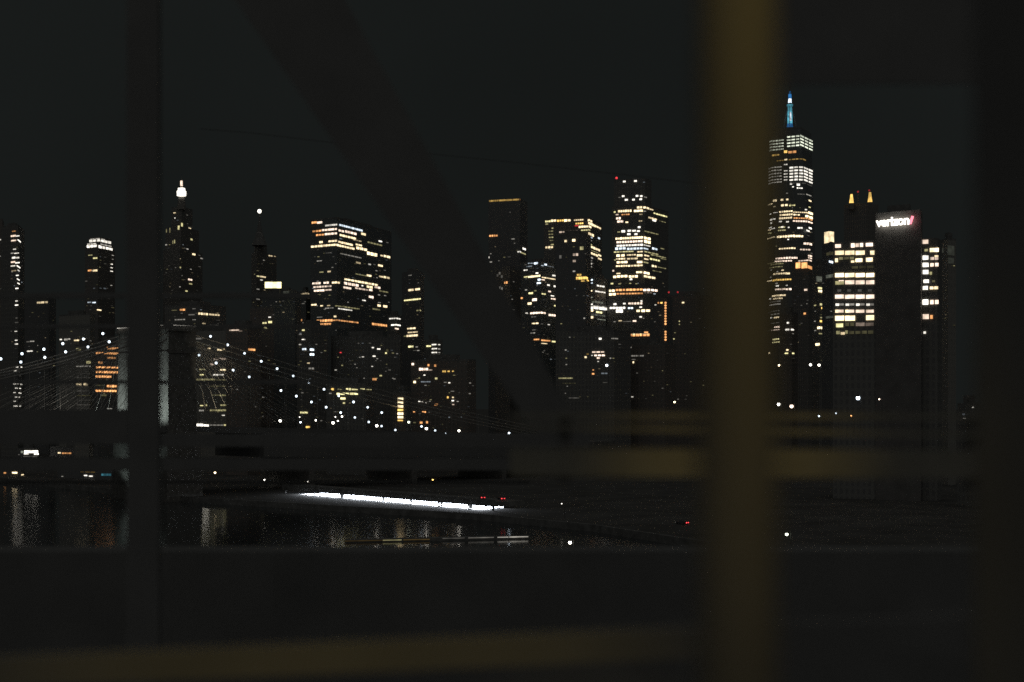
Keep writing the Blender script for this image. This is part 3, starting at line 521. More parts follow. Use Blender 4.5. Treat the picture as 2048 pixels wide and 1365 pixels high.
bld('apartment_block', 'low dark block with a few yellow-white windows under the tallest skyscraper', 'building', [(1560, 1584, 1596, 920, 910, 918, 628)], M['brick'], '''
J;362 382 1005 20 W8;345 385 1072 20 W8 2;400 425 1072 18 W8;355 375 1270 18 Y8;340 373 1303 16 G8 2;410 428 1303 16 G8;380 395 845 10 W4''', 4, (1564, 1592, 640, 720), GRP)
bld('apartment_tower', 'slim dark tower with a column of yellow windows, left of the sign-bearing slab', 'building', [(1624, 1638, 1650, 965, 955, 960, 530)], M['conc'], '''
J;645 725 580 66 C3;660 720 668 20 G8;665 725 697 28 Y9;627 645 835 14 G5;680 705 825 22 G7;695 722 862 22 D8;685 715 955 14 G5;680 718 990 24 D8;655 725 1053 30 Y9 2;670 700 1110 14 G5 2;642 680 1215 28 Y9;628 640 990 12 W4;630 645 1080 12 W4''', 5, (1628, 1648, 560, 720), GRP)  # the tallest dim pane is lit wall, made to glow by itself
bld('office_tower', 'narrow dark tower with one large cream-lit square room on its roof', 'building', [(1644, 1662, 1671, 900, 890, 896, 487)], M['dark'], '''
J;770 815 412 24 B9;745 820 330 36 G2;742 820 550 40 C3;740 818 950 26 C2''', 3, (1646, 1668, 490, 660), GRP, plant=False,
    extra=lambda root, av, af: [(lambda m: (m.prism([P(1648.5, HY, 897).xy, P(1658, HY, 892).xy, P(1668, HY, 895).xy, P(1659, HY, 904).xy], zat(485.5, 892), zat(463, 892)), m)[1])(MB()).build('lit_room', glow('Y7'), root)])
# --- twin lit pinnacles
def pinnacles(root, av, af):
    D = 1100; px = D / F
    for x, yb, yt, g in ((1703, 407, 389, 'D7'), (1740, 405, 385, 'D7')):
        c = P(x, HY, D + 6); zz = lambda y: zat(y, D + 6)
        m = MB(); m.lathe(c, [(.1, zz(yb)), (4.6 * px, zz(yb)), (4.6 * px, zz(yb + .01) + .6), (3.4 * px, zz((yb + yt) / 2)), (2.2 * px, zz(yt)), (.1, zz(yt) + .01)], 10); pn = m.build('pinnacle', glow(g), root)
        m = MB(); m.lathe(c, [(.1, zz(yb) - 5), (6 * px, zz(yb) - 5), (6 * px, zz(yb) - .05), (.1, zz(yb) - .04)], 10); m.build('pinnacle_base', M['stone'], root)
    for x, y in ((1716, 384), (1738.5, 381.5)):
        m = MB(); m.ball(P(x, y, D + 6), .75, 8, 6); m.build('beacon', glow('R5'), root)
        m = MB(); p = P(x, y, D + 6); m.tube((p.x, p.y, zat(412, D)), p, .25, .15, 6); m.build('antenna', M['steel'], root)
bld('twin_topped_tower', 'dark tower with two small golden-lit pinnacles and red beacons', 'building', [(1688, 1735, 1757, 1112, 1100, 1110, 409)], M['stone'], '', 0, None, GRP, plant=False, extra=pinnacles)
# --- slab with the lettered sign
def sign(root, av, af):
    cu = bpy.data.curves.new('lettering', 'FONT'); cu.body = 'verizon'; cu.extrude = .25; cu.offset = .02; cu.size = 1; cu.space_character = .93
    tmp = bpy.data.objects.new('tmp', cu); col.objects.link(tmp)
    dg = bpy.context.evaluated_depsgraph_get(); me = bpy.data.meshes.new_from_object(tmp.evaluated_get(dg)); bpy.data.objects.remove(tmp)
    xs = [v.co.x for v in me.vertices]; ys = [v.co.y for v in me.vertices]
    a, b2 = P(1753, 455, 658.2), P(1819, 449.5, 649.2)
    d = b2 - a; sx = d.xy.length / (max(xs) - min(xs)); hgt = 17.5 * 656 / F; sy = hgt / (max(ys) - min(ys))
    e = d.normalized(); nrm = Vector((e.y, -e.x, 0)).normalized(); up = Vector((0, 0, 1))
    for v in me.vertices:
        v.co = a + e * ((v.co.x - min(xs)) * sx) + up * ((v.co.y - min(ys)) * sy) + nrm * (v.co.z * 1.0 + .5)
    me.materials.clear(); me.materials.append(glow('W7', True))
    o = bpy.data.objects.new('lettering', me); col.objects.link(o); o.parent = root; o.matrix_parent_inverse = Matrix.Translation(-Vector(root.location))
    m = MB(); c = P(1819.5, 447, 649.2)
    def bar(p, q, wd):
        p, q = Vector(p), Vector(q); t = (q - p).normalized(); s_ = Vector((-t.y, t.x)) * wd / 2
        f2 = [c + e * (k.x) + up * k.y for k in (p - s_, q - s_, q + s_, p + s_)]
        m.hexa([f2[0] + nrm * .9, f2[1] + nrm * .9, f2[1] + nrm * .3, f2[0] + nrm * .3, f2[3] + nrm * .9, f2[2] + nrm * .9, f2[2] + nrm * .3, f2[3] + nrm * .3])
    bar((.0, .3), (.45, -.35), .6); bar((.4, -.4), (1.6, 3.1), 1.0)
    m.build('check_mark', glow('K6', True), root)
    core = [P(1751, HY, 661).xy, P(1836, HY, 648).xy]
VZ = 'J;'
for y, h, c in ((322, 50, 'Y8'), (540, 50, 'Y9'), (750, 48, 'P8')):
    for x0, x1 in ((828, 919), (924, 1021), (1028, 1121), (1129, 1214)):
        if y == 322 and x0 > 1100: x0 = 1172
        VZ += f'{x0} {x1} {y} {h} {c};'
for x0, x1 in ((926, 1021), (1028, 1121), (1129, 1214)): VZ += f'{x0} {x1} 610 48 P7;'
for x0, x1 in ((830, 915), (928, 1018), (1030, 1118), (1130, 1208)): VZ += f'{x0} {x1} 892 36 P7;{x0 + 5} {x0 + 40} 828 26 W8;{x0 + 42} {x1} 826 26 W4;{x0 + 20} {x0 + 60} 690 28 W2;{x0 + 2} {x0 + 30} 892 36 Y8;'
VZ += '''830 888 256 42 P8;985 1022 250 52 P8;1024 1108 248 52 P8 2;1128 1200 243 42 P8;830 858 395 46 Y8;862 1020 378 30 G4 3;985 1018 408 24 Y8;1028 1098 395 42 Y9;1130 1198 390 50 Y9;985 1210 465 30 G2 3;830 918 615 44 G5;865 915 600 24 P8
828 920 960 60 Y9;925 1027 960 60 Y9;1130 1212 955 60 Y8;838 910 1030 46 G7;925 1020 1020 42 G3 2;1030 1120 1020 42 P4;1125 1208 1020 40 P3;842 880 1100 40 G4;885 925 1108 30 Y7;930 955 1095 40 G5;960 1208 1100 40 G2 4
1682 1740 215 50 P6;1702 1735 297 28 G5;1752 1843 295 48 Y9;1684 1742 370 50 W9;1757 1840 378 34 P6 2;1800 1838 355 20 Y7;1684 1742 440 50 W9;1752 1845 440 48 P8 2;1684 1742 510 52 W8;1752 1775 522 36 G5;1692 1745 600 38 W9;1775 1805 600 24 G3
1684 1735 665 46 W9;1750 1838 665 36 Y8 2;1682 1740 803 62 W9;1750 1845 803 52 P8 2;1684 1745 945 60 P7;1757 1783 948 46 O6;1692 1716 1100 26 W7;1810 1830 265 14 W2'''
bld('office_slab', 'massive slab with big bright windows either side of a blank sign-bearing core', 'building',
    [(1666, 1875, 1884, 668, 650, 662, 481), (1751, 1842, 1845, 660, 647.5, 660, 424)], [M['conc'], mat('blank stone core', (.16, .155, .15), .8, noise=.15, scale=.2)], VZ, 0, None, GRP, extra=sign)
bld('apartment_tower', 'faint floodlit tower at the right of the sign-bearing slab', 'building', [(1882, 1896, 1912, 790, 780, 785, 480)], M['pale'], 'J;1925 1990 300 120 C1;1930 1985 400 70 C1;1870 1890 300 60 C1', 3, (1890, 1908, 490, 660), GRP)  # faint floodlighting put in as lighter wall and large dim glowing panes
bld('waterfront_shed', 'low shed low on the far right with a few pin-prick lights', 'building', [(1915, 1950, 1962, 620, 610, 615, 812)], M['conc'],
    'K;1900 1910 662 10 W6;1818 1836 722 16 B5;1856 1872 725 12 B4;1822 1840 756 10 W5;1860 1880 760 6 W3;1900 1915 762 6 W3', 0, None)
# --- by the water on the left
bld('ferry_pavilion', 'glowing white glass pavilion on the far left shore', 'building', [(36, 74, 80, 1105, 1100, 1110, 900)], M['conc'],
    'M;205 328 188 28 W9;205 245 205 14 W8;290 328 207 18 W9 2;180 200 190 24 C4;290 308 166 8 W7;140 170 212 10 W3 2;200 320 228 8 W3 6', 0, None)
bld('waterfront_shed', 'long low shed with tiny orange windows, right of the white pavilion', 'building', [(100, 220, 232, 1110, 1100, 1110, 896)], M['dark'],
    'M;495 520 197 14 Y8;528 610 200 16 O6 4;940 962 193 16 W9;650 800 165 4 C2 5', 0, None)
bld('waterfront_shed', 'long low shed with warm lights in pairs, beneath the lamp-strung cables', 'building', [(385, 790, 830, 1060, 1020, 1030, 893)], M['dark'],
    'N;945 970 27 14 Y8;978 1000 29 12 P8;850 880 20 14 B3;400 425 30 20 B2;85 105 20 14 B3;95 118 65 8 W5;1225 1240 38 8 W4;F;355 420 1268 20 G6 3;375 388 1270 16 Y8;682 712 1302 20 P8;718 746 1304 16 P8;820 845 1310 16 P7;785 800 1312 10 P3;155 170 1307 8 W4;1145 1190 1278 20 B2 2;480 500 1275 10 B3', 6, (400, 780, 898, 914))
bld('quayside_shed', 'low lit boathouse at the waterline in the far left corner', 'building', [(-40, 42, 50, 895, 880, 890, 938)], M['conc'],
    'M;105 148 366 16 Y9;35 52 368 14 O7;180 200 384 10 Y7;0 68 406 8 O7;160 200 412 26 C4;75 130 432 6 W2 3', 0, None)
bld('quayside_shed', 'dark quay building with a dim teal panel, left of the quay lamp', 'building', [(115, 226, 232, 862, 850, 858, 938)], M['dark'],
    'M;718 745 390 12 W8;760 793 396 12 W7;865 950 383 24 T4 4;525 540 398 8 W4;680 815 360 4 D4 3', 0, None)
print('missed', missed[0])

# ------------------------------------------------------------------ suspension bridge in the middle distance
def bridge():
    DC = 677.0
    c0 = P(337, HY, DC).xy                                     # nearest corner of the tower
    ax = Vector((math.cos(R(48)), math.sin(R(48)), 0)); wd = Vector((-ax.y, ax.x, 0))   # along the bridge, across it
    nb = Vector((c0.x, c0.y, 0))
    W, T = 43.0, 15.6; zt = zat(652, DC); zdeck = 36.0
    root = thing('suspension_bridge', 'floodlit stone-towered suspension bridge with strings of white lamps on its cables', 'bridge', (c0.x, c0.y, -2))
    q = lambda a, b2, z: nb + ax * a + wd * b2 + Vector((0, 0, z))  # a along the bridge, b across
    def blk(m, a0, a1, b0, b1, z0, z1, k=0.0):
        m.hexa([q(a0 - k, b0 - k, z0), q(a1 + k, b0 - k, z0), q(a1 + k, b1 + k, z0), q(a0 - k, b1 + k, z0), q(a0, b0, z1), q(a1, b0, z1), q(a1, b1, z1), q(a0, b1, z1)])
    # tower: base, three piers, two pointed arches, cornice
    m = MB(); blk(m, -1.5, T + 1.5, -1.5, W + 1.5, -2, zdeck - 4, 1.0); m.build('tower_base', M['granite'], root)
    pw, ow = 8.6, 8.6; za = 63.0; zs = 70.0
    for k in range(3):
        b0 = k * (pw + ow); m = MB(); blk(m, 0, T, b0, b0 + pw, zdeck - 4 + .004, zs, .35); m.build('pier', M['granite'], root)
    m = MB(); blk(m, 0, T, 0, W, zs + .004, zt - 2.4)
    for k in range(2):                                          # pointed heads of the arches
        b0 = pw + k * (pw + ow); n = 6
        for s_ in (0, 1):
            for i in range(n):
                u0, u1 = i / n, (i + 1) / n
                z0 = za - 6 + 13 * math.sin(u0 * math.pi / 2); z1 = za - 6 + 13 * math.sin(u1 * math.pi / 2)
                x0, x1 = (ow / 2) * u0, (ow / 2) * u1
                bb = lambda x: b0 + x if s_ == 0 else b0 + ow - x
                m.hexa([q(.6, min(bb(x0), bb(x1)), min(z0, z1)), q(T - .6, min(bb(x0), bb(x1)), min(z0, z1)), q(T - .6, max(bb(x0), bb(x1)), min(z0, z1)), q(.6, max(bb(x0), bb(x1)), min(z0, z1)),
                        q(.6, min(bb(x0), bb(x1)), zs), q(T - .6, min(bb(x0), bb(x1)), zs), q(T - .6, max(bb(x0), bb(x1)), zs), q(.6, max(bb(x0), bb(x1)), zs)])
    m.build('arch_head', M['granite'], root)
    m = MB(); blk(m, -.9, T + .9, -.9, W + .9, zt - 2.4 + .004, zt - 1.2); blk(m, -.4, T + .4, -.4, W + .4, zt - 1.2 + .004, zt); m.build('cornice', M['granite'], root)
    m = MB(); blk(m, -.6, T + .6, -.6, W + .6, zs + .9, zs + 1.6); m.build('string_course', M['granite'], root)
    # cables: four, from the tower top; the land side sags to the deck 285 m away, the river side to mid-span
    def land(u): return zt - 3.5 - (zt - 3.5 - 27.5) * (1.28 * u - .28 * u * u)
    def river(u): return zdeck + 4 + (zt - 3.5 - zdeck - 4) * (1 - u) ** 2
    bs = (1.5, 15.0, 28.0, 41.5); Ll, Lr = 290.0, 243.0
    for b2 in bs:
        for f, Ln, sg, off in ((land, Ll, 1, T), (river, Lr, -1, 0)):
            m = MB(); n = 26
            for i in range(n): m.tube(q(off + sg * Ln * i / n, b2, f(i / n)), q(off + sg * Ln * (i + 1) / n, b2, f((i + 1) / n)), .33, .33, 6)
            m.build('main_cable', M['cable'], root)
            for i in range(1, 12):                              # hangers
                a = Ln * i / 13; z = f(a / Ln)
                if z - zdeck > 2: m = MB(); m.tube(q(off + sg * a, b2, z), q(off + sg * a, b2, zdeck - 9 * (a / Ln if sg > 0 else 0)), .07, .07, 4); m.build('hanger', M['cable'], root)
            for i in range(1, 13):                              # fan of stays
                m = MB(); m.tube(q(off, b2, zt - 5 - i * .12), q(off + sg * i * 8, b2, zdeck + .5), .09, .09, 4); m.build('stay', M['cable'], root)
    # deck, falling gently towards the city
    m = MB(); n = 12
    for i in range(n):
        a0, a1 = -260 + (T + 269 + 260) * i / n, -260 + (T + 269 + 260) * (i + 1) / n
        z = lambda a: zdeck - max(0, a - T) * 9 / Ll
        k = 15 if a0 > T + 20 else 3; m.hexa([q(a0, 1, z(a0) - k), q(a1, 1, z(a1) - k), q(a1, W - 1, z(a1) - k), q(a0, W - 1, z(a0) - k), q(a0, 1, z(a0)), q(a1, 1, z(a1)), q(a1, W - 1, z(a1)), q(a0, W - 1, z(a0))])
    m.build('deck', M['steel'], root)
    m = MB(); blk(m, T + 270, T + 330, -2, W + 2, 2.2, 23); m.build('anchorage', M['granite'], root)
    for a in (T + 75, T + 150, T + 225):
        m = MB(); blk(m, a - 2, a + 2, 3, W - 3, -2 if a < T + 200 else 2.2, zdeck - 15.2 - (a - T) * 9 / Ll); m.build('viaduct_pier', M['granite'], root)
    # lamps strung along the cables, and strips on the tower head
    L1 = [(590, 357), (757, 440), (922, 522), (1085, 600), (1240, 672), (1397, 743), (1548, 808), (1697, 873), (1840, 937), (1985, 998)]
    L2 = [(478, 540), (645, 617), (810, 687), (968, 752), (1277, 885), (1427, 940), (1575, 997), (1718, 1048), (1860, 1100)]
    pts = [(300 + x / S, 600 + y / S, 1) for x, y in L1 + L2]
    pts += [(600 + x / S, 640 + y / S, 1) for x, y in [(522, 800), (660, 853), (797, 905), (535, 953), (670, 997), (795, 1037), (930, 1075), (1025, 1103), (1185, 1040), (1318, 1080), (1415, 1107), (1550, 1150)]]
    pts += [(x / S, 600 + y / S, -1) for x, y in [(1003, 330), (813, 383), (612, 428), (428, 482), (215, 526), (8, 577), (1065, 410), (858, 460), (640, 508), (437, 562), (203, 608)]]
    cen = (nb + ax * T / 2 + wd * 12).xy
    def lampat(x, y, sg, b2, r=.8, mt='B9'):
        # where the sight line crosses the vertical plane of a cable
        o2 = (nb + wd * b2).xy; k = (x - 1024) / F
        t = (o2.x - k * o2.y) / (k * ax.y - ax.x); p = o2 + ax.xy * t
        m = MB(); m.ball((p.x, p.y, zat(y, p.y)), r, 8, 6); m.build('cable_lamp', glow(mt), root)
    for i, (x, y, sg) in enumerate(pts): lampat(x, y, sg, 1.5 if i % 2 else 28.0, .62)
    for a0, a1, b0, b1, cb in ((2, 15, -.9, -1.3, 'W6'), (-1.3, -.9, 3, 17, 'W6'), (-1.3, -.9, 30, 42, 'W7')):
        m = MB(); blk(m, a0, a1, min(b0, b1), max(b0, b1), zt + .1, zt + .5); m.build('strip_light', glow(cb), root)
    # floodlights on the deck: two wash the wide river face, one the cables
    def spot(nm, a, b2, z, ta, tb, tz, w_, ang, colr):
        l = bpy.data.lights.new(nm, 'SPOT'); l.energy = w_; l.spot_size = R(ang); l.spot_blend = .6; l.color = colr; l.shadow_soft_size = .4
        o = bpy.data.objects.new(nm, l); col.objects.link(o); o.parent = root; o.matrix_parent_inverse = Matrix.Translation(-Vector(root.location))
        p = q(a, b2, z); o.location = p; o.rotation_euler = (q(ta, tb, tz) - p).to_track_quat('-Z', 'Y').to_euler()
    spot('floodlight', -22, 6, zdeck + .6, 0, 4, 52, FLOOD, 75, (.85, 1, .95))
    spot('floodlight', -22, 38, zdeck + .6, 0, 40, 50, FLOOD, 75, (.85, 1, .95))
    spot('floodlight', -14, 22, 4, 0, 22, 22, FLOOD * .35, 110, (.8, 1, .95))
    spot('floodlight', T + 9, -9, zdeck + .6, T + 14, 14, zt - 8, FLOOD * .55, 66, (1, .85, .6))
    spot('floodlight', -60, -8, zdeck + .6, -40, 30, 56, FLOOD * .25, 80, (1, .95, .85))
FLOOD = 26000
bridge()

# ------------------------------------------------------------------ street lamps
def street_lamp(x, y, D, label, r=.7, cb='W9', h=None, group=None):
    p = P(x, y, D); zb = 2.2 if h is None else p.z - h
    root = thing('street_lamp', label, 'street lamp', (p.x, p.y, zb), group or 'lamps along the shore and bridge approach'); r *= .66
    m = MB(); m.tube((p.x + 1.1, p.y, zb), (p.x + 1.1, p.y, p.z + .9), .14, .09, 8); m.tube((p.x + 1.1, p.y, p.z + .9), (p.x, p.y, p.z + r + .15), .07, .06, 6); m.build('pole', M['pole'], root)
    m = MB(); m.lathe((p.x, p.y), [(.05, p.z + r + .5), (r * .8, p.z + r * .9), (r * .8, p.z + r * .75), (.05, p.z + r * .74)], 10); m.build('lamp_hood', M['pole'], root)
    m = MB(); m.ball(p, r, 10, 8); m.build('lamp_globe', glow(cb, True), root)
for a in [
    (560.4, 842, 760, 'bright white lamp low in front of the yellow-windowed block', 1.1, 'W9', 9), (666.1, 846, 770, 'bright white lamp under the yellow-green lit floors', 1.15, 'W9', 9),
    (631.7, 841, 770, 'small warm-white lamp left of the lamp under the yellow-green floors', .75, 'W9', 8), (601, 845, 765, 'small bluish lamp in front of the foot of the blue-windowed slab', .7, 'B9', 8),
    (599.6, 834.4, 790, 'tiny white lamp just above the small bluish lamp', .55, 'W8', 8), (675.8, 842.2, 785, 'small white lamp close right of the bright one under the yellow-green floors', .7, 'W8', 8),
    (670.8, 834.2, 800, 'faint white lamp in the cluster below the yellow-green floors', .6, 'W7', 8), (684, 833.5, 800, 'white lamp topmost right in the cluster below the yellow-green floors', .75, 'W9', 8),
    (753.5, 852, 790, 'bright lamp left of the window ladder, near the end of the cable lamps', 1.15, 'W9', 9), (817.6, 844.7, 800, 'greenish-white lamp at the right foot of the window ladder', .9, 'C9', 9),
    (852.8, 857.5, 810, 'bright lamp beneath the orange window pair of the wide housing block', 1.15, 'W9', 9), (918, 862, 830, 'bright lamp at the right end of the wide housing block', 1.05, 'W9', 9),
    (1018, 866.4, 800, 'lone white lamp right of the diagonal girder', .85, 'B9', 9), (1213.5, 731, 860, 'bright bluish lamp below the two white floors left of the blurred post', 1.1, 'B9', 12),
    (1558, 731, 800, 'lamp just right of the blurred post, level with a close pair', .9, 'Y9', 12), (1621, 730, 800, 'left lamp of the close white pair below the tallest skyscraper', 1.05, 'W9', 12),
    (1638, 730.5, 800, 'right lamp of the close white pair below the tallest skyscraper', 1.05, 'W9', 12), (1557, 809, 560, 'brilliant white lamp low beside the blurred post', .95, 'W9', 11),
    (1583, 813, 560, 'brilliant pinkish lamp, right of the white one beside the blurred post', 1.0, 'P9', 11), (1716, 796.5, 560, 'brilliant white lamp below the big-windowed slab', 1.15, 'B9', 13),
    (1638, 832.5, 560, 'small white lamp low between the pinkish lamp and the slab lamp', .6, 'B8', 8), (1672, 827, 560, 'faint bluish lamp left of the brilliant slab lamp', .5, 'B6', 8), (1702.5, 832, 560, 'small orange lamp just below the brilliant slab lamp', .5, 'O8', 8),
    (1758.5, 799, 600, 'tiny orange-white lamp right of the brilliant slab lamp', .5, 'P8', 9), (1349, 804.5, 700, 'small yellow lamp left of the blurred post, above the rails', .7, 'Y9', 9),
    (493.5, 912, 900, 'lone white lamp on the dark shore, below the bridge tower stays', .9, 'W9', None), (430, 945.8, 800, 'warm-white lamp on the quay with a streak in the river below it', .85, 'Y9', None),
    (529, 960, 760, 'white lamp on the quay beside a dull orange light', .6, 'W9', None), (615.5, 963.6, 730, 'tiny white lamp on the quay left of the bright viaduct', .5, 'W8', None),
    (865.5, 960, 680, 'amber lamp above the bright viaduct', .6, 'D8', None), (606, 993.3, 690, 'tiny white lamp beside the left end of the bright viaduct', .45, 'W8', 3),
    (222.5, 905.3, 960, 'small white lamp at the end of the orange-windowed shed', .8, 'W9', None),
    (1140, 1085.5, 415, 'white lamp low on the shore above the girder edge', .75, 'W9', 3.5), (1573.5, 1069, 370, 'white lamp with a faint green rim low right on the dark bank', .6, 'C9', 6),
    (1123.5, 1007.8, 540, 'tiny lamp between the viaduct and the blurred rails', .3, 'W7', 6)]:
    street_lamp(*a)

# ------------------------------------------------------------------ waterfront viaduct, its lit underside, quay
def viaduct():
    a, b2 = Vector((-105, 700)), Vector((-13, 594)); d = (b2 - a).normalized(); n = Vector((d.y, -d.x));
    if n.y > 0: n = -n                                          # towards the river
    Ln = (b2 - a).length
    root = thing('road_viaduct', 'waterfront road viaduct with a brilliantly lit white passage beneath it', 'viaduct', (a.x, a.y, 2.2))
    q = lambda s_, o_, z: Vector((*(a + d * s_ + n * o_), z))
    def bx(m, s0, s1, o0, o1, z0, z1, f=lambda s_: 0):
        m.hexa([q(s0, o1, z0), q(s1, o1, z0), q(s1, o0, z0), q(s0, o0, z0), q(s0, o1, z1), q(s1, o1, z1), q(s1, o0, z1), q(s0, o0, z1)])
    m = MB(); bx(m, -14, Ln + 10, -15, 1, 4.05, 5.9); m.build('road_deck', M['pier'], root)
    m = MB(); bx(m, -14, Ln + 10, .4, .8, 5.904, 6.8); m.build('guard_wall', M['pier'], root)
    m = MB(); bx(m, 0, Ln, -13, -12.6, 2.204, 4.046); m.build('back_wall', M['wall'], root)
    m = MB(); bx(m, 2, Ln - 1, -12, 1.5, 2.204, 2.3); m.build('footway', M['wall'], root)
    for s_ in (-12, 14, 37, 38.4, 71, 92, 112, 113.8, 132.5, 134, Ln + 8):
        m = MB(); bx(m, s_ - .28, s_ + .28, -.4, .4, 2.204, 4.04); m.build('pillar', M['pier'], root)
    m = MB(); bx(m, 28, 104, 1.1, 1.15, 3.05, 3.1); bx(m, 80, 118, 1.1, 1.15, 3.5, 3.55)
    for i in range(40): s_ = 28 + i * 2.2; bx(m, s_, s_ + .08, 1.1, 1.16, 2.304, 3.3)
    m.build('railing', M['pole'], root)
    for i in range(7):                                          # tube lamps under the deck
        s_ = 10 + i * (Ln - 20) / 6.0
        m = MB(); bx(m, s_ - 7, s_ + 7, -6.2, -5.8, 3.85, 4.0); m.build('tube_lamp', glow('B8'), root)
        l = bpy.data.lights.new('tube_light', 'AREA'); l.shape = 'RECTANGLE'; l.size = 14; l.size_y = 3; l.energy = VIA; l.color = (.86, .92, 1)
        o = bpy.data.objects.new('tube_light', l); col.objects.link(o); o.parent = root; o.matrix_parent_inverse = Matrix.Translation(-Vector(root.location))
        o.location = q(s_, -5, 3.8); o.rotation_euler = (R(-25) * 0, 0, math.atan2(d.y, d.x))
VIA = 30000
viaduct()
# low planted bank and quay edge in front of the viaduct
m = MB(); pr = shore[2:8]
for (x0, y0), (x1, y1) in zip(pr, pr[1:]):
    dd = Vector((x1 - x0, y1 - y0)).normalized(); nn = Vector((dd.y, -dd.x)); nn = -nn if nn.y > 0 else nn
    p0, p1 = Vector((x0, y0)), Vector((x1, y1))
    m.hexa([(*(p0 + nn * 1.2), -3), (*(p1 + nn * 1.2), -3), (*(p1 - nn * .5), -3), (*(p0 - nn * .5), -3), (*(p0 + nn * 1.2), 2.6), (*(p1 + nn * 1.2), 2.6), (*(p1 - nn * .5), 2.6), (*(p0 - nn * .5), 2.6)])
struct(m.build('quay_edge', M['pier']))

# ------------------------------------------------------------------ cars seen from behind
def car(x, y, D, z, label, ang):
    p = P(x, y, D); root = thing('car', label, 'car', (p.x, p.y, z), 'cars on the waterfront roads')
    c, s_ = math.cos(ang), math.sin(ang); q = lambda u, v, w_: Vector((p.x + u * c - v * s_, p.y + u * s_ + v * c, z + w_))
    def bx(m, u0, u1, v0, v1, w0, w1, k=0):
        m.hexa([q(u0, v0, w0), q(u1, v0, w0), q(u1, v1, w0), q(u0, v1, w0), q(u0 + k, v0 + k * .4, w1), q(u1 - k, v0 + k * .4, w1), q(u1 - k, v1 - k * .4, w1), q(u0 + k, v1 - k * .4, w1)])
    m = MB(); bx(m, -2.3, 2.3, -.9, .9, .35, .95, .08); m.build('body', M['carp'], root)
    m = MB(); bx(m, -1.7, 1.0, -.82, .82, .954, 1.5, .45); m.build('cabin', M['carp'], root)
    for u in (-1.45, 1.45):
        for v in (-.85, .85):
            m = MB(); m.tube(q(u, v - .1, .34), q(u, v + .1, .34), .34, .34, 12); m.build('wheel', M['tyre'], root)
    for v in (-.62, .62):
        m = MB(); bx(m, -2.42, -2.31, v - .26, v + .26, .55, .9); m.build('tail_light', glow('R9'), root)
    for v in (-.6, .6):
        m = MB(); bx(m, 2.31, 2.38, v - .2, v + .2, .6, .8); m.build('headlight', glow('W5'), root)
car(964.5, 986, 607, 5.91, 'car with red tail lights, leftmost of the two on the viaduct', R(100))
car(1002.5, 989.5, 600, 5.91, 'car with red tail lights at the right end of the viaduct', R(110))
car(1364, 1040, 520, 2.21, 'dark car with one small red light under the blurred rails', R(140))

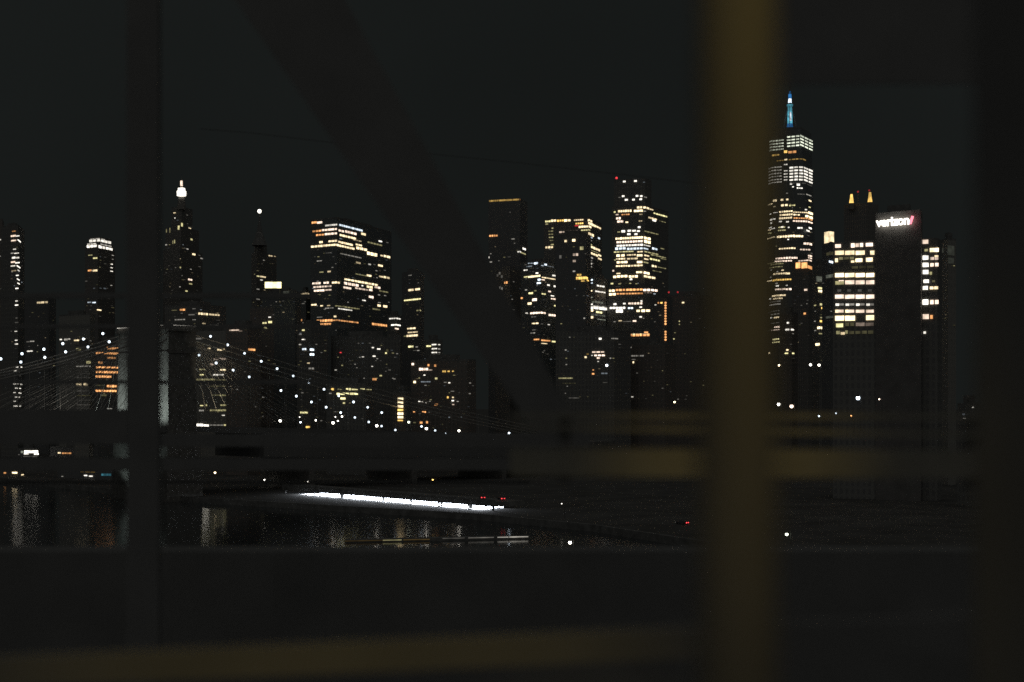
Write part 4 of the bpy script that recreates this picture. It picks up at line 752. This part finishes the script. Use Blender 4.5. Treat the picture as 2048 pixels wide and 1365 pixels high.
# ------------------------------------------------------------------ the near bridge, close to the lens and out of focus
def pxbox(m, x0, x1, y0, y1, d, th, lean=0.0, dy=0.0, dx=0.0):
    """box spanning photo columns x0..x1 and rows y0..y1 at distance d, th metres deep; lean shifts the top sideways, dy lifts the right end"""
    a = [P(x0, y1, d), P(x1, y1 - dy, d), P(x1 + lean, y0 - dy, d), P(x0 + lean, y0, d)]
    if dx: a = [P(dx[2], y1, d), P(dx[3], y1, d), P(dx[1], y0, d), P(dx[0], y0, d)]
    bk = Vector((0, th, 0))
    m.hexa([a[0], a[1], a[1] + bk, a[0] + bk, a[3], a[2], a[2] + bk, a[3] + bk])
def near_bridge():
    t = thing('bridge_truss', 'dark steel truss of the near bridge with column, slanting brace and girders', 'bridge truss', (0, 14, 42))
    m = MB(); pxbox(m, 253, 317, -120, 1750, 10, .08); pxbox(m, 275, 292, -120, 1750, 10.085, .2); pxbox(m, 255, 315, -120, 1750, 10.29, .08); m.build('column', M['steel'], t)
    m = MB(); pxbox(m, 0, 0, -120, 872, 9, .2, 0, 0, (386, 625, 1076, 1166)); m.build('diagonal_brace', M['steel'], t)
    m = MB(); pxbox(m, -120, 252, 819, 888, 16, .3); m.build('girder', M['steel'], t)
    m = MB(); pxbox(m, 318, 1180, 869, 894, 16, .3); m.build('girder', M['steel'], t)
    m = MB(); pxbox(m, -120, 1200, 917, 941, 16, .3); m.build('girder', M['steel'], t)
    m = MB(); pxbox(m, -120, 700, 760.5, 768.5, 16.6, .06); m.build('handrail', M['steel'], t)
    m = MB(); pxbox(m, -120, 700, 649, 657, 16.6, .06); m.build('handrail', M['steel'], t)
    m = MB(); pxbox(m, -120, 640, 586, 597, 16.6, .06); m.build('handrail', M['steel'], t)
    m = MB(); pxbox(m, -120, 1060, 962, 968, 16.6, .06); m.build('handrail', M['steel'], t)
    m = MB(); pxbox(m, -150, 2250, 1104, 1600, 12, .5, 0, 0); m.build('plate_girder', M['girder'], t)
    m = MB(); pxbox(m, 1480, 2250, -200, 168, 7, .015); m.build('top_girder', M['steel'], t)
    m = MB()
    pts = [P(400, 258, 30), P(500, 266, 30), P(800, 302, 30), P(1000, 322, 30), P(1250, 350, 30), P(1500, 380, 30)]
    for a, b2 in zip(pts, pts[1:]): m.tube(a, b2, .006, .006, 6)
    tag(m.build('overhead_wire', M['pole']), 'thin dark wire sagging across the night sky', 'wire')
    r = thing('guard_rail', 'blurred amber-lit guard rail of flat bars and a wide plank', 'guard rail', (1.5, 6, 42))
    m = MB(); pxbox(m, 1020, 2250, 826, 838, 6, .05, 0, -2); m.build('rail_bar', M['rail'], r)
    m = MB(); pxbox(m, 1020, 2250, 848, 859, 6, .05, 0, -22); m.build('rail_bar', M['rail'], r)
    m = MB(); pxbox(m, 1020, 2250, 897, 953, 6, .06, 0, -6); m.build('plank', M['rail'], r)
    m = MB(); pxbox(m, 1118, 1142, 818, 962, 6.06, .06); m.build('rail_post', M['steel'], r)
    m = MB(); pxbox(m, 1936, 1960, 818, 980, 6.06, .06); m.build('rail_post', M['steel'], r)
    p = thing('steel_post', 'broad blurred olive-brown round post running down the picture, right of centre', 'post', (.316, 2.0, 42))
    m = MB(); c = P(1474, HY, 2.0); m.tube((c.x, c.y, 42), (c.x, c.y, 48), .056, .056, 32); m.build('shaft', M['post'], p)
    m = MB(); m.tube((c.x, c.y, 41.7), (c.x, c.y, 41.99), .14, .14, 24); m.build('foot_plate', M['post'], p)
    p = thing('steel_post', 'blurred dark post along the right edge of the picture', 'post', (1.1, 2.6, 42))
    m = MB(); pxbox(m, 1950, 2120, -700, 2600, 2.6, .01); pxbox(m, 2020, 2034, -700, 2600, 2.612, .1); m.build('post_face', M['edge'], p)
    b2 = thing('grab_rail', 'blurred brown rail rising to the right across the bottom of the picture', 'rail', (-.3, 4.5, 42))
    m = MB(); pxbox(m, -250, 2250, 1328, 1388, 4.5, .06, 0, 108); m.build('rail_bar', M['girder'], b2)
    # sodium lamp over the track, above the picture: lights the post, the rails and the bar
    lp = thing('track_lamp', 'amber track lamp above the picture', 'lamp', (.9, .4, 47.2))
    def spot(nm, loc, tgt, e, ang, bl):
        l = bpy.data.lights.new(nm, 'SPOT'); l.energy = e; l.spot_size = R(ang); l.spot_blend = bl; l.color = (1, .70, .12); l.shadow_soft_size = .12
        o = bpy.data.objects.new(nm, l); col.objects.link(o); o.parent = lp; o.matrix_parent_inverse = Matrix.Translation(-Vector(lp.location))
        o.location = loc; o.rotation_euler = (Vector(tgt) - Vector(loc)).to_track_quat('-Z', 'Y').to_euler()
    spot('lamp_beam', (.6, .7, 46.6), P(1474, 430, 2.0), SP1, 39, 1.0)
    spot('lamp_beam', (1.2, 1.6, 47.2), P(1470, 925, 6), SP2, 16, 1.0)
    spot('lamp_beam', (-.5, 1.2, 47.2), P(620, 1310, 4.5), SP3, 36, 1.0)
    m = MB(); m.lathe((1.2, .45), [(.05, 47.35), (.2, 47.3), (.24, 47.1), (.05, 47.09)], 14); m.build('lamp_housing', M['pole'], lp)
SP1, SP2, SP3 = 19, 92, 75
near_bridge()

# ------------------------------------------------------------------ added edge with glowing strips in place of glint lines
def glint_edge():
    t = thing('glint_edge', 'added low edge whose glowing strips stand for glint lines, right of the reflections', 'glint_edge', (-40, 470, 0))
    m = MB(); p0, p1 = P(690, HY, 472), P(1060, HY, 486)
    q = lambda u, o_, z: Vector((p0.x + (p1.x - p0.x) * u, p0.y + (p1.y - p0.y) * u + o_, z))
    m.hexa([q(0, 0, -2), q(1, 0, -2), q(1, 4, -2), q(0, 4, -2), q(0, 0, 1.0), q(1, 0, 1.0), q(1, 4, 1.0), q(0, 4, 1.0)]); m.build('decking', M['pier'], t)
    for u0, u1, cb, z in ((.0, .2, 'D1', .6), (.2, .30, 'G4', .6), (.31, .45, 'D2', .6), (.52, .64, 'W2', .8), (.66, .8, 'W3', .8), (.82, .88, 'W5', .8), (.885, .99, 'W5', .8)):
        m = MB(); m.hexa([q(u0, -.2, z - .15), q(u1, -.2, z - .15), q(u1, 0, z - .15), q(u0, 0, z - .15), q(u0, -.2, z + .15), q(u1, -.2, z + .15), q(u1, 0, z + .15), q(u0, 0, z + .15)]); m.build('glint_strip', glow(cb), t)
glint_edge()
